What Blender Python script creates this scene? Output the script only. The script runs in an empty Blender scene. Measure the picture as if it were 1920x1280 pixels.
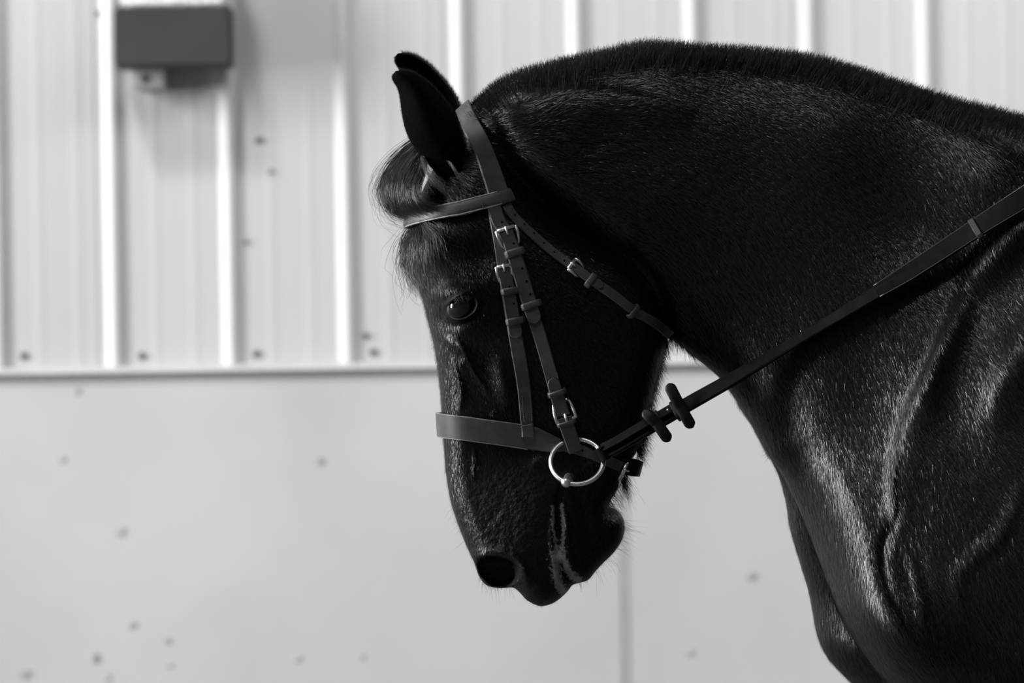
import bpy, math, random
import numpy as np
from mathutils import Vector, Matrix

random.seed(7)
RNG = np.random.default_rng(11)
SC = bpy.context.scene
COL = SC.collection

# ------------------------------------------------------------------ camera
CAM_D, CAM_Z, ROLL, PPM = 5.0, 1.35, math.radians(0.9), 1450.0
cr, sr = math.cos(ROLL), math.sin(ROLL)
cam = bpy.data.cameras.new('camera')
cam.sensor_width = 36.0
cam.lens = CAM_D * PPM / 1920 * 36.0
cam.clip_end = 200
cam.dof.use_dof = True
cam.dof.focus_distance = CAM_D - 0.07
cam.dof.aperture_fstop = 5.6
camo = bpy.data.objects.new('camera', cam)
COL.objects.link(camo)
right, up, back = Vector((cr, 0, -sr)), Vector((sr, 0, cr)), Vector((0, -1, 0))
camo.matrix_world = Matrix(((right.x, up.x, back.x, 0), (right.y, up.y, back.y, -CAM_D),
                            (right.z, up.z, back.z, CAM_Z), (0, 0, 0, 1)))
SC.camera = camo

# ------------------------------------------------------------------ light
world = bpy.data.worlds.new('world')
SC.world = world
world.use_nodes = True
bg = world.node_tree.nodes['Background']
bg.inputs[0].default_value = (0.9, 0.9, 0.9, 1)
bg.inputs[1].default_value = 0.095

sun = bpy.data.lights.new('sun', 'SUN')
sun.energy = 0.6
sun.angle = math.radians(3)
suno = bpy.data.objects.new('sun', sun)
COL.objects.link(suno)
SUN_TRAVEL = Vector((0.26, 0.50, -0.83)).normalized()      # from above, a little left, behind the camera
suno.rotation_euler = SUN_TRAVEL.to_track_quat('-Z', 'Y').to_euler()
suno.location = (-3, -4, 8)



def area(name, loc, target, size, power):
    l = bpy.data.lights.new(name, 'AREA')
    l.shape = 'RECTANGLE'; l.size, l.size_y = size
    l.energy = power
    o = bpy.data.objects.new(name, l)
    COL.objects.link(o)
    o.location = loc
    o.rotation_euler = (Vector(target) - Vector(loc)).to_track_quat('-Z', 'Y').to_euler()
    return o


area('doorway_daylight', (-14.5, -0.7, 4.9), (0.4, 0.1, 1.6), (3.2, 8.6), 4400)     # tall open end of the arena
area('added_wall_fill', (2.9, 2.2, 4.6), (1.6, 4.9, 1.1), (3.0, 1.0), 140)          # unseen lamp added to brighten the wall towards the right
area('added_shadow_lamp', (-2.0, 2.5, 5.7), (-0.5, 5.0, 1.8), (0.9, 0.6), 115)              # unseen lamp added to deepen the housing's shadow on the wall

SC.view_settings.view_transform = 'Standard'
SC.view_settings.look = 'None'
SC.view_settings.gamma = 1.0
SC.view_settings.use_curve_mapping = False
SC.view_settings.exposure = 0.0


# ------------------------------------------------------------------ helpers
def wp(px, py, y=0.0):
    """photo pixel -> world X, Z on the plane at depth y"""
    px = np.asarray(px, float); py = np.asarray(py, float)
    k = (CAM_D + y) / (CAM_D * PPM)
    dx, dy = (px - 960) * k, (py - 640) * k
    return dx * cr - dy * sr, CAM_Z - dx * sr - dy * cr


def W3(px, py, y=0.0):
    x, z = wp(px, py, y)
    return Vector((float(x), float(y), float(z)))


PX = 1.0 / PPM                                            # one pixel at the horse, in metres


def mesh_obj(name, verts, faces, mat, parent=None, smooth=True, kind=None):
    me = bpy.data.meshes.new(name)
    verts = np.asarray(verts, dtype=np.float64).reshape(-1, 3)
    me.from_pydata(verts.tolist(), [], [tuple(int(i) for i in f) for f in faces])
    if smooth:
        me.polygons.foreach_set('use_smooth', [True] * len(me.polygons))
    me.update()
    me.materials.append(mat)
    o = bpy.data.objects.new(name, me)
    COL.objects.link(o)
    if parent is not None:
        o.parent = parent
    if kind:
        o['kind'] = kind
    return o


def big_mesh(name, verts, faces, mat, parent=None, kind=None):
    """quick mesh from numpy arrays; faces = (n,3) or (n,4)"""
    me = bpy.data.meshes.new(name)
    nv, (nf, k) = len(verts), faces.shape
    me.vertices.add(nv)
    me.vertices.foreach_set('co', np.asarray(verts, np.float32).ravel())
    me.loops.add(nf * k)
    me.loops.foreach_set('vertex_index', faces.astype(np.int32).ravel())
    me.polygons.add(nf)
    me.polygons.foreach_set('loop_start', np.arange(0, nf * k, k, dtype=np.int32))
    me.polygons.foreach_set('use_smooth', np.ones(nf, bool))
    me.update(calc_edges=True)
    me.materials.append(mat)
    o = bpy.data.objects.new(name, me)
    COL.objects.link(o)
    if parent is not None:
        o.parent = parent
    if kind:
        o['kind'] = kind
    return o


def tag(o, label, cat=None, group=None, kind=None):
    o['label'] = label
    if cat: o['category'] = cat
    if group: o['group'] = group
    if kind: o['kind'] = kind
    return o


def thing(name, label, cat, group=None):
    o = bpy.data.objects.new(name, None)
    COL.objects.link(o)
    o.empty_display_size = 0.1
    return tag(o, label, cat, group)


def box(x0, x1, y0, y1, z0, z1, bev=0.0):
    """box (optionally with chamfered vertical/horizontal edges) -> verts, faces"""
    if bev <= 0:
        v = [(x, y, z) for x in (x0, x1) for y in (y0, y1) for z in (z0, z1)]
        f = [(0, 1, 3, 2), (4, 6, 7, 5), (0, 4, 5, 1), (2, 3, 7, 6), (0, 2, 6, 4), (1, 5, 7, 3)]
        return v, f
    import bmesh
    bm = bmesh.new()
    bmesh.ops.create_cube(bm, size=1)
    for vv in bm.verts:
        vv.co = ((x0 + x1) / 2 + vv.co.x * (x1 - x0), (y0 + y1) / 2 + vv.co.y * (y1 - y0), (z0 + z1) / 2 + vv.co.z * (z1 - z0))
    bmesh.ops.bevel(bm, geom=bm.edges[:], offset=bev, segments=2, affect='EDGES')
    v = [tuple(vv.co) for vv in bm.verts]
    bm.verts.index_update()
    f = [tuple(vv.index for vv in ff.verts) for ff in bm.faces]
    bm.free()
    return v, f


def merge(*parts):
    V, F, n = [], [], 0
    for v, f in parts:
        V += [tuple(p) for p in v]
        F += [tuple(i + n for i in ff) for ff in f]
        n += len(v)
    return V, F


def tube(path, rad, seg=10, closed=False, cap=True):
    """tube along a 3d path; rad a number or list"""
    P = [Vector(p) for p in path]
    n = len(P)
    R = rad if hasattr(rad, '__len__') else [rad] * n
    V, F = [], []
    prev = None
    for i in range(n):
        a = P[(i - 1) % n] if (closed or i > 0) else P[i]
        b = P[(i + 1) % n] if (closed or i < n - 1) else P[i]
        t = (b - a).normalized()
        if prev is None:
            u = t.orthogonal().normalized()
        else:
            u = (prev - t * prev.dot(t)).normalized()
        prev = u
        w = t.cross(u)
        for j in range(seg):
            c, s = math.cos(2 * math.pi * j / seg), math.sin(2 * math.pi * j / seg)
            V.append(P[i] + (u * c + w * s) * R[i])
    m = n if closed else n - 1
    for i in range(m):
        for j in range(seg):
            k = (i + 1) % n
            F.append((i * seg + j, i * seg + (j + 1) % seg, k * seg + (j + 1) % seg, k * seg + j))
    if cap and not closed:
        F.append(tuple(range(seg))[::-1])
        F.append(tuple((n - 1) * seg + j for j in range(seg)))
    return V, F


def sphere(c, r, seg=20, rings=12, sc=(1, 1, 1)):
    V, F = [], []
    V.append((c[0], c[1], c[2] + r * sc[2]))
    for i in range(1, rings):
        a = math.pi * i / rings
        for j in range(seg):
            b = 2 * math.pi * j / seg
            V.append((c[0] + r * sc[0] * math.sin(a) * math.cos(b), c[1] + r * sc[1] * math.sin(a) * math.sin(b), c[2] + r * sc[2] * math.cos(a)))
    V.append((c[0], c[1], c[2] - r * sc[2]))
    for j in range(seg):
        F.append((0, 1 + j, 1 + (j + 1) % seg))
        for i in range(rings - 2):
            q = 1 + i * seg
            F.append((q + j, q + seg + j, q + seg + (j + 1) % seg, q + (j + 1) % seg))
        q = 1 + (rings - 2) * seg
        F.append((q + j, len(V) - 1, q + (j + 1) % seg))
    return V, F


def crom(pts, n=6, closed=False):
    """Catmull-Rom resample of an (N,D) list"""
    P = np.asarray(pts, float)
    N = len(P)
    out = []
    t = np.linspace(0, 1, n, endpoint=False)[:, None]
    for i in range(N if closed else N - 1):
        if closed:
            a, b, c, d = P[(i - 1) % N], P[i], P[(i + 1) % N], P[(i + 2) % N]
        else:
            a, b, c, d = P[max(i - 1, 0)], P[i], P[i + 1], P[min(i + 2, N - 1)]
        out.append(0.5 * (2 * b + (c - a) * t + (2 * a - 5 * b + 4 * c - d) * t ** 2 + (3 * b - a - 3 * c + d) * t ** 3))
    out = np.concatenate(out)
    return out if closed else np.vstack([out, P[-1]])


# ------------------------------------------------------------------ materials
def new_mat(name, col, rough=0.5, metal=0.0, spec=0.5):
    m = bpy.data.materials.new(name)
    m.use_nodes = True
    b = m.node_tree.nodes['Principled BSDF']
    c = col if hasattr(col, '__len__') else (col, col, col)
    b.inputs['Base Color'].default_value = (*c, 1)
    b.inputs['Roughness'].default_value = rough
    b.inputs['Metallic'].default_value = metal
    b.inputs['Specular IOR Level'].default_value = spec
    return m, m.node_tree, b


def noise_mix(nt, b, c0, c1, scale, detail=6, lo=0.35, hi=0.65, coord='Object', stretch=None, bump=0.0, bump_scale=None, bump_dist=0.002):
    N, L = nt.nodes, nt.links
    tc = N.new('ShaderNodeTexCoord')
    src = tc.outputs[coord]
    if stretch:
        mp = N.new('ShaderNodeMapping')
        mp.inputs['Scale'].default_value = stretch
        L.new(src, mp.inputs[0]); src = mp.outputs[0]
    no = N.new('ShaderNodeTexNoise')
    no.inputs['Scale'].default_value = scale
    no.inputs['Detail'].default_value = detail
    L.new(src, no.inputs['Vector'])
    rp = N.new('ShaderNodeValToRGB')
    rp.color_ramp.elements[0].position = lo; rp.color_ramp.elements[1].position = hi
    rp.color_ramp.elements[0].color = (c0, c0, c0, 1); rp.color_ramp.elements[1].color = (c1, c1, c1, 1)
    L.new(no.outputs['Fac'], rp.inputs[0])
    L.new(rp.outputs[0], b.inputs['Base Color'])
    if bump:
        n2 = N.new('ShaderNodeTexNoise')
        n2.inputs['Scale'].default_value = bump_scale or scale * 4
        n2.inputs['Detail'].default_value = 4
        L.new(src, n2.inputs['Vector'])
        bp = N.new('ShaderNodeBump')
        bp.inputs['Strength'].default_value = bump
        bp.inputs['Distance'].default_value = bump_dist
        L.new(n2.outputs['Fac'], bp.inputs['Height'])
        L.new(bp.outputs[0], b.inputs['Normal'])
    return rp.outputs[0]


M_SHEET, nt, b = new_mat('painted_sheet_metal', 0.72, 0.45)
noise_mix(nt, b, 0.47, 0.52, 1.4, stretch=(1, 1, 0.3))
M_BOARD, nt, b = new_mat('painted_board', 0.7, 0.6)
noise_mix(nt, b, 0.465, 0.53, 1.6, detail=8, bump=0.1, bump_scale=40)
M_LEDGE, nt, b = new_mat('painted_ledge', 0.68, 0.5)
noise_mix(nt, b, 0.42, 0.46, 5)
M_SEAM, nt, b = new_mat('seam_strip', 0.55, 0.6)
noise_mix(nt, b, 0.32, 0.38, 8)
M_BOX, nt, b = new_mat('dark_grey_housing', 0.09, 0.5)
noise_mix(nt, b, 0.033, 0.040, 6)
M_LENS, nt, b = new_mat('prismatic_lens', 0.8, 0.25)
noise_mix(nt, b, 0.5, 0.95, 90, detail=2, bump=0.6, bump_scale=90)
M_CONDUIT, nt, b = new_mat('grey_metal_box', 0.45, 0.5)
M_SCREW, nt, b = new_mat('rusty_screw', 0.10, 0.6)
M_MUD, nt, b = new_mat('dried_mud', 0.22, 0.9)
noise_mix(nt, b, 0.18, 0.30, 60)
M_SAND, nt, b = new_mat('arena_sand', 0.35, 0.95)
noise_mix(nt, b, 0.07, 0.13, 8, bump=0.8, bump_scale=60, bump_dist=0.01)


# ------------------------------------------------------------------ the building behind
WY = 5.0                                                   # wall plane
RIB_X = [float(wp(218 + 218.3 * i, 640, WY)[0]) for i in range(-33, 45)]
RS = RIB_X[1] - RIB_X[0]
Z_LEDGE = float(wp(960, 688, WY)[1])

fv, ff = box(-16, 16, -14, WY + 0.3, -0.05, 0)
fl = mesh_obj('floor', fv, ff, M_SAND, smooth=False)
tag(fl, 'dark sand footing of the riding arena', kind='structure')

wall = bpy.data.objects.new('wall_back', None)
COL.objects.link(wall)
tag(wall, 'white ribbed metal wall above smooth painted kick boards', kind='structure')


def sheet_profile(x0, x1):
    """closed section (x, y) of one ribbed sheet between x0 and x1: three tall ribs, two low ones between each"""
    pts = [(x0, 0.0)]
    for r in RIB_X:
        if x0 - 1e-4 < r - 0.02 and r + 0.04 < x1:
            pts += [(r - 0.030, 0), (r - 0.005, -0.0130), (r + 0.006, -0.0130), (r + 0.020, 0)]
            for q in (0.105, 0.205):
                c = r + q
                if c + 0.02 < x1:
                    pts += [(c - 0.016, 0), (c - 0.007, -0.0008), (c + 0.007, -0.0008), (c + 0.016, 0)]
    pts += [(x1, 0.0)]
    return pts


Z_TOP = 5.2
for i in range(0, len(RIB_X) - 3, 3):
    x0, x1 = RIB_X[i] - 0.045, RIB_X[i + 3] - 0.047
    pr = sheet_profile(x0, x1)
    n = len(pr)
    V = [(x, WY + y, z) for z in (Z_LEDGE, Z_TOP) for x, y in pr] + [(x, WY + y + 0.002, z) for z in (Z_LEDGE, Z_TOP) for x, y in pr]
    F = []
    for j in range(n - 1):
        F.append((j, j + 1, n + j + 1, n + j))
        F.append((2 * n + j + 1, 2 * n + j, 3 * n + j, 3 * n + j + 1))
        F.append((n + j, n + j + 1, 3 * n + j + 1, 3 * n + j))
        F.append((j + 1, j, 2 * n + j, 2 * n + j + 1))
    mesh_obj('metal_sheet', V, F, M_SHEET, wall, smooth=False)

# screws through the sheet beside each rib, just above the ledge, plus the odd ones higher up
for px, py, r in ((45, 667, 7), (266, 667, 7), (481, 663, 7), (700, 660, 7), (915, 656, 7), (1130, 652, 7), (1348, 650, 7),
                  (485, 263, 6), (686, 629, 6), (182, 25, 4), (508, 322, 4), (462, 453, 4)):
    p = W3(px, py, WY)
    rr = r / 725.0
    v1, f1 = tube([p + Vector((0, 0.004, 0)), p + Vector((0, -0.003, 0))], rr, 12)
    v2, f2 = tube([p + Vector((0, -0.003, 0)), p + Vector((0, -0.009, 0))], [rr * 0.62, rr * 0.5], 6)
    mesh_obj('screw', *merge((v1, f1), (v2, f2)), M_SCREW, wall, smooth=False)

# kick boards below
SEAM = float(wp(1172, 1100, WY)[0])
for i in range(-4, 4):
    x0 = SEAM + i * 2.44
    v, f = box(x0 + 0.010, x0 + 2.44 - 0.010, WY - 0.035, WY - 0.012, 0.0, Z_LEDGE - 0.012, 0.003)
    mesh_obj('kick_board', v, f, M_BOARD, wall, smooth=False)
    v, f = box(x0 - 0.0098, x0 + 0.0098, WY - 0.0335, WY - 0.005, 0.0, Z_LEDGE - 0.012)
    mesh_obj('joint_strip', v, f, M_SEAM, wall, smooth=False)

# ledge: a sloped metal cap over a square edge
lv = []
prof = [(WY + 0.0, Z_LEDGE + 0.020), (WY - 0.040, Z_LEDGE + 0.010), (WY - 0.054, Z_LEDGE + 0.002), (WY - 0.0352, Z_LEDGE - 0.013), (WY + 0.0, Z_LEDGE - 0.013)]
for x in (-10, 10):
    lv += [(x, y, z) for y, z in prof]
n = len(prof)
lf = [(j, (j + 1) % n, n + (j + 1) % n, n + j) for j in range(n)] + [tuple(range(n))[::-1], tuple(range(n, 2 * n))]
o = mesh_obj('trim_1', lv, lf, M_LEDGE, smooth=False)
tag(o, 'pale horizontal ledge capping the kick boards along the wall', kind='structure')


def splat(px, py, r, squash=1.0, seed=0):
    rg = random.Random(seed)
    c = W3(px, py, WY)
    y0 = WY - 0.0352
    V, F, n = [(c.x, y0 - 0.0022, c.z)], [], 16
    ph = [rg.uniform(0.75, 1.2) for _ in range(n)]
    for k, (fr, h) in enumerate(((0.55, 0.0018), (1.0, 0.0))):
        for j in range(n):
            a = 2 * math.pi * j / n
            V.append((c.x + fr * ph[j] * r / 725 * math.cos(a), y0 - h, c.z + fr * ph[j] * squash * r / 725 * math.sin(a)))
    for j in range(n):
        F.append((0, 1 + j, 1 + (j + 1) % n))
        F.append((1 + j, 1 + n + j, 1 + n + (j + 1) % n, 1 + (j + 1) % n))
    return V, F


M_MUDS = []
for k, c in enumerate((0.14, 0.25, 0.33, 0.40)):
    mm, nt, b = new_mat('mud_spot_%d' % k, c, 0.9)
    noise_mix(nt, b, c * 0.92, c * 1.08, 80)
    M_MUDS.append(mm)
for k, (px, py, r, sq, tone) in enumerate(((66, 708, 6, 1, 1), (149, 733, 6, 1.5, 2), (602, 864, 9, 1, 2), (184, 1232, 9, 1.1, 1), (318, 1200, 8, 1, 2),
                                           (252, 1171, 9, .8, 2), (1408, 1079, 11, .8, 2), (680, 1228, 9, .8, 3), (52, 1262, 14, .7, 2), (205, 1268, 9, .9, 3),
                                           (560, 1232, 10, .7, 3), (1292, 1222, 12, .6, 3), (230, 995, 12, 1, 3), (120, 860, 10, .8, 3), (320, 1245, 8, .7, 3))):
    v, f = splat(px, py, r, sq, k)
    mesh_obj('mud_spot', v, f, M_MUDS[tone], wall)

# wall light over the boards
lamp = thing('wall_light', 'dark grey rectangular light housing mounted high on the ribbed wall', 'wall light')
LD = WY - 0.17
a0, a1 = W3(214, 10, LD), W3(434, 126, LD)
xl, xr, zb, zt = a0.x, a1.x, W3(324, 125, LD).z, W3(324, 12, LD).z
v, f = box(xl, xr, LD, WY - 0.034, zb, zt, 0.006)
mesh_obj('housing', v, f, M_BOX, lamp, smooth=False)
v, f = box(xl + 0.012, xr - 0.012, LD + 0.012, WY - 0.034, zt - 0.004, zt + 0.16, 0.012)
ln = mesh_obj('lens', v, f, M_LENS, lamp, smooth=False)
tag(ln, 'pale prismatic lens on top of the housing')
c0, c1 = W3(250, 130, WY - 0.06), W3(312, 166, WY - 0.06)
v, f = box(c0.x, c1.x, WY - 0.09, WY - 0.001, c1.z, zb + 0.001, 0.004)
jb = mesh_obj('junction_box', v, f, M_CONDUIT, lamp, smooth=False)
tag(jb, 'small grey metal junction box under the housing')
kc = W3(272, 148, WY - 0.09)
v, f = tube([kc + Vector((0, 0.003, 0)), kc + Vector((0, -0.0015, 0))], 0.013, 16)
mesh_obj('knockout', v, f, M_SCREW, jb, smooth=False)


# ------------------------------------------------------------------ horse: outlines read off the photo, in pixels
HEAD = [(878, 208), (850, 250), (815, 312), (788, 368), (774, 412), (773, 450), (780, 505), (789, 545), (797, 580), (806, 615), (814, 650),
        (821, 690), (826, 740), (829, 790), (832, 835), (836, 885), (844, 935), (855, 972), (868, 1007), (881, 1037), (890, 1056),
        (898, 1080), (913, 1097), (938, 1102), (961, 1101), (973, 1109), (986, 1123), (1001, 1132), (1016, 1136), (1035, 1131), (1052, 1120),
        (1066, 1106), (1074, 1096), (1088, 1092), (1104, 1086), (1116, 1071), (1132, 1054), (1151, 1035), (1165, 1014), (1171, 993), (1169, 973),
        (1159, 958), (1143, 948), (1146, 936), (1157, 918), (1164, 896), (1178, 870), (1194, 846), (1207, 818), (1213, 790), (1221, 755), (1229, 720),
        (1237, 690), (1245, 660), (1251, 635), (1251, 606), (1241, 568), (1219, 525), (1180, 487), (1120, 452), (1060, 415), (1005, 360), (965, 290), (915, 222)]
NECK = [(872, 226), (884, 204), (908, 180), (942, 158), (982, 144), (1022, 133), (1080, 118), (1140, 105), (1180, 96), (1212, 91), (1250, 92),
        (1310, 97), (1400, 102), (1480, 110), (1540, 121), (1600, 138), (1660, 158), (1720, 178), (1780, 197), (1840, 212), (1920, 231),
        (2000, 247), (2100, 258), (2250, 280), (2500, 330), (2800, 325), (3100, 270), (3350, 270), (3600, 340), (3780, 470), (3860, 660), (3830, 860),
        (3700, 1020), (3450, 1090), (3200, 1140), (2900, 1220), (2600, 1290), (2300, 1345), (2080, 1400), (1930, 1450), (1810, 1440), (1730, 1370),
        (1674, 1292), (1630, 1240), (1594, 1187), (1568, 1132), (1552, 1090), (1534, 1042), (1514, 988), (1486, 925), (1462, 880), (1438, 850),
        (1424, 824), (1405, 790), (1385, 757), (1366, 730), (1351, 710), (1329, 690), (1300, 667), (1277, 647), (1256, 631),
        (1220, 590), (1160, 520), (1080, 440), (990, 360), (930, 300), (885, 250)]
LOBE = [(1380, 740), (1412, 800), (1432, 840), (1449, 868), (1463, 900), (1474, 944), (1480, 985), (1490, 1022), (1501, 1058), (1514, 1100), (1523, 1140), (1528, 1172),
        (1536, 1201), (1551, 1231), (1575, 1259), (1606, 1287), (1670, 1335), (1780, 1345), (1850, 1250), (1800, 1080), (1700, 900), (1560, 760), (1450, 700)]

# half widths of the horse (metres) at points of the photo
HEAD_T = [(890, 230, .050), (870, 300, .066), (950, 330, .070), (800, 400, .080), (880, 430, .092), (980, 420, .085), (810, 500, .093), (860, 520, .100), (868, 570, .104), (930, 560, .100),
          (1000, 560, .095), (1100, 560, .092), (1200, 560, .085), (820, 620, .078), (880, 640, .086), (960, 660, .092), (1080, 660, .090), (1180, 660, .078), (1230, 640, .068),
          (835, 720, .064), (900, 740, .072), (990, 740, .079), (1100, 760, .073), (1190, 780, .060), (845, 820, .053), (920, 820, .060), (1010, 825, .062), (1100, 840, .060), (1180, 840, .050),
          (850, 900, .048), (930, 910, .056), (1020, 910, .058), (1090, 910, .053), (1150, 910, .040), (880, 980, .050), (950, 980, .057), (1020, 990, .055), (1090, 990, .048), (1150, 990, .040),
          (910, 1050, .054), (960, 1060, .058), (1010, 1080, .052), (1060, 1060, .046), (1110, 1060, .040), (1020, 1125, .045), (930, 1095, .052)]
NECK_T = [(890, 225, .046), (960, 160, .040), (960, 205, .064), (960, 280, .080), (1000, 360, .091), (1100, 140, .045), (1100, 200, .070), (1100, 280, .080), (1100, 400, .087),
          (1220, 115, .050), (1220, 200, .073), (1220, 300, .084), (1220, 430, .088), (1240, 560, .066), (1290, 620, .060), (1400, 125, .055), (1400, 200, .077), (1400, 320, .092), (1400, 470, .100), (1330, 560, .082), (1370, 660, .078),
          (1560, 160, .074), (1560, 240, .094), (1560, 360, .106), (1560, 520, .121), (1480, 620, .108), (1450, 740, .103), (1560, 720, .125), (1480, 830, .112), (1550, 840, .126), (1640, 720, .146), (1720, 220, .095), (1720, 300, .109), (1720, 420, .120),
          (1720, 560, .150), (1700, 700, .166), (1620, 850, .151), (1540, 900, .140), (1640, 980, .182), (1580, 1060, .172), (1640, 1150, .203), (1760, 850, .205), (1760, 1000, .215), (1740, 1150, .212),
          (1850, 260, .118), (1850, 340, .142), (1850, 450, .150), (1850, 560, .168), (1850, 700, .207), (1850, 900, .227), (1850, 1100, .237), (1850, 1250, .230), (2000, 300, .115), (2000, 400, .160), (2000, 550, .205),
          (2000, 800, .248), (2000, 1000, .262), (2000, 1250, .235), (2300, 360, .120), (2300, 500, .225), (2300, 800, .310), (2300, 1100, .300), (2700, 450, .220), (2700, 800, .330), (2700, 1100, .280),
          (3200, 350, .200), (3200, 600, .290), (3200, 900, .280), (3650, 450, .180), (3650, 700, .230), (3650, 950, .150)]
LOBE_T = [(1480, 900, .060), (1530, 1000, .085), (1540, 1150, .100), (1600, 1200, .115), (1700, 1250, .120), (1700, 1000, .100), (1500, 800, .06)]
LOBE_Y = 0.085


def out_xz(pts, y=0.0, n=6):
    a = np.array(pts, float)
    x, z = wp(a[:, 0], a[:, 1], y)
    return crom(np.stack([x, z], 1), n, True)


def tps(pts, y_of=lambda t: -t * 0.9):
    a = np.array(pts, float)
    xz = np.array([[float(q) for q in wp(p[0], p[1], y_of(p[2]))] for p in a])
    n = len(a)
    d = np.linalg.norm(xz[:, None] - xz[None], axis=2)
    K = np.where(d > 0, d * d * np.log(np.maximum(d, 1e-9)), 0) + np.eye(n) * 2e-4
    A = np.zeros((n + 3, n + 3))
    A[:n, :n] = K; A[:n, n] = 1; A[:n, n + 1:] = xz; A[n, :n] = 1; A[n + 1:, :n] = xz.T
    sol = np.linalg.solve(A, np.concatenate([a[:, 2], [0, 0, 0]]))

    def ev(X, Z):
        out = sol[n] + sol[n + 1] * X + sol[n + 2] * Z
        for i in range(n):
            r2 = (X - xz[i, 0]) ** 2 + (Z - xz[i, 1]) ** 2 + 1e-12
            out = out + sol[i] * r2 * 0.5 * np.log(r2)
        return np.maximum(out, 0.02)
    return ev


def sdist(poly, X, Z):
    """signed distance, positive inside"""
    best = np.full(X.shape, 1e9)
    ins = np.zeros(X.shape, bool)
    n = len(poly)
    for i in range(n):
        ax, az = poly[i]; bx, bz = poly[(i + 1) % n]
        ex, ez = bx - ax, bz - az
        L2 = ex * ex + ez * ez + 1e-15
        t = np.clip(((X - ax) * ex + (Z - az) * ez) / L2, 0, 1)
        best = np.minimum(best, (X - ax - t * ex) ** 2 + (Z - az - t * ez) ** 2)
        if az != bz:
            c = ((az > Z) != (bz > Z)) & (X < (bx - ax) * (Z - az) / (bz - az) + ax)
            ins ^= c
    return np.where(ins, 1, -1) * np.sqrt(best)


def seg_dist(path, X, Z, sided=False):
    """distance to an open path and the fraction along it"""
    best = np.full(X.shape, 1e9); frac = np.zeros(X.shape); side = np.zeros(X.shape)
    L = np.concatenate([[0], np.cumsum(np.linalg.norm(np.diff(path, axis=0), axis=1))])
    for i in range(len(path) - 1):
        a, b = path[i], path[i + 1]
        e = b - a
        t = np.clip(((X - a[0]) * e[0] + (Z - a[1]) * e[1]) / (e @ e + 1e-15), 0, 1)
        d = (X - a[0] - t * e[0]) ** 2 + (Z - a[1] - t * e[1]) ** 2
        m = d < best
        best = np.where(m, d, best)
        frac = np.where(m, (L[i] + t * (L[i + 1] - L[i])) / L[-1], frac)
        side = np.where(m, e[0] * (Z - a[1]) - e[1] * (X - a[0]), side)
    return (np.sqrt(best), frac, side) if sided else (np.sqrt(best), frac)


def cushion(d, T, R):
    q = np.clip(d / R, 0, 1)
    g = T * T * (1 - (1 - q) ** 2)
    return np.where(d >= 0, g, T * T * 2 * d / R)


def smax(a, b, k):
    h = np.clip(0.5 + 0.5 * (a - b) / k, 0, 1)
    return b + (a - b) * h + k * h * (1 - h)


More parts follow.
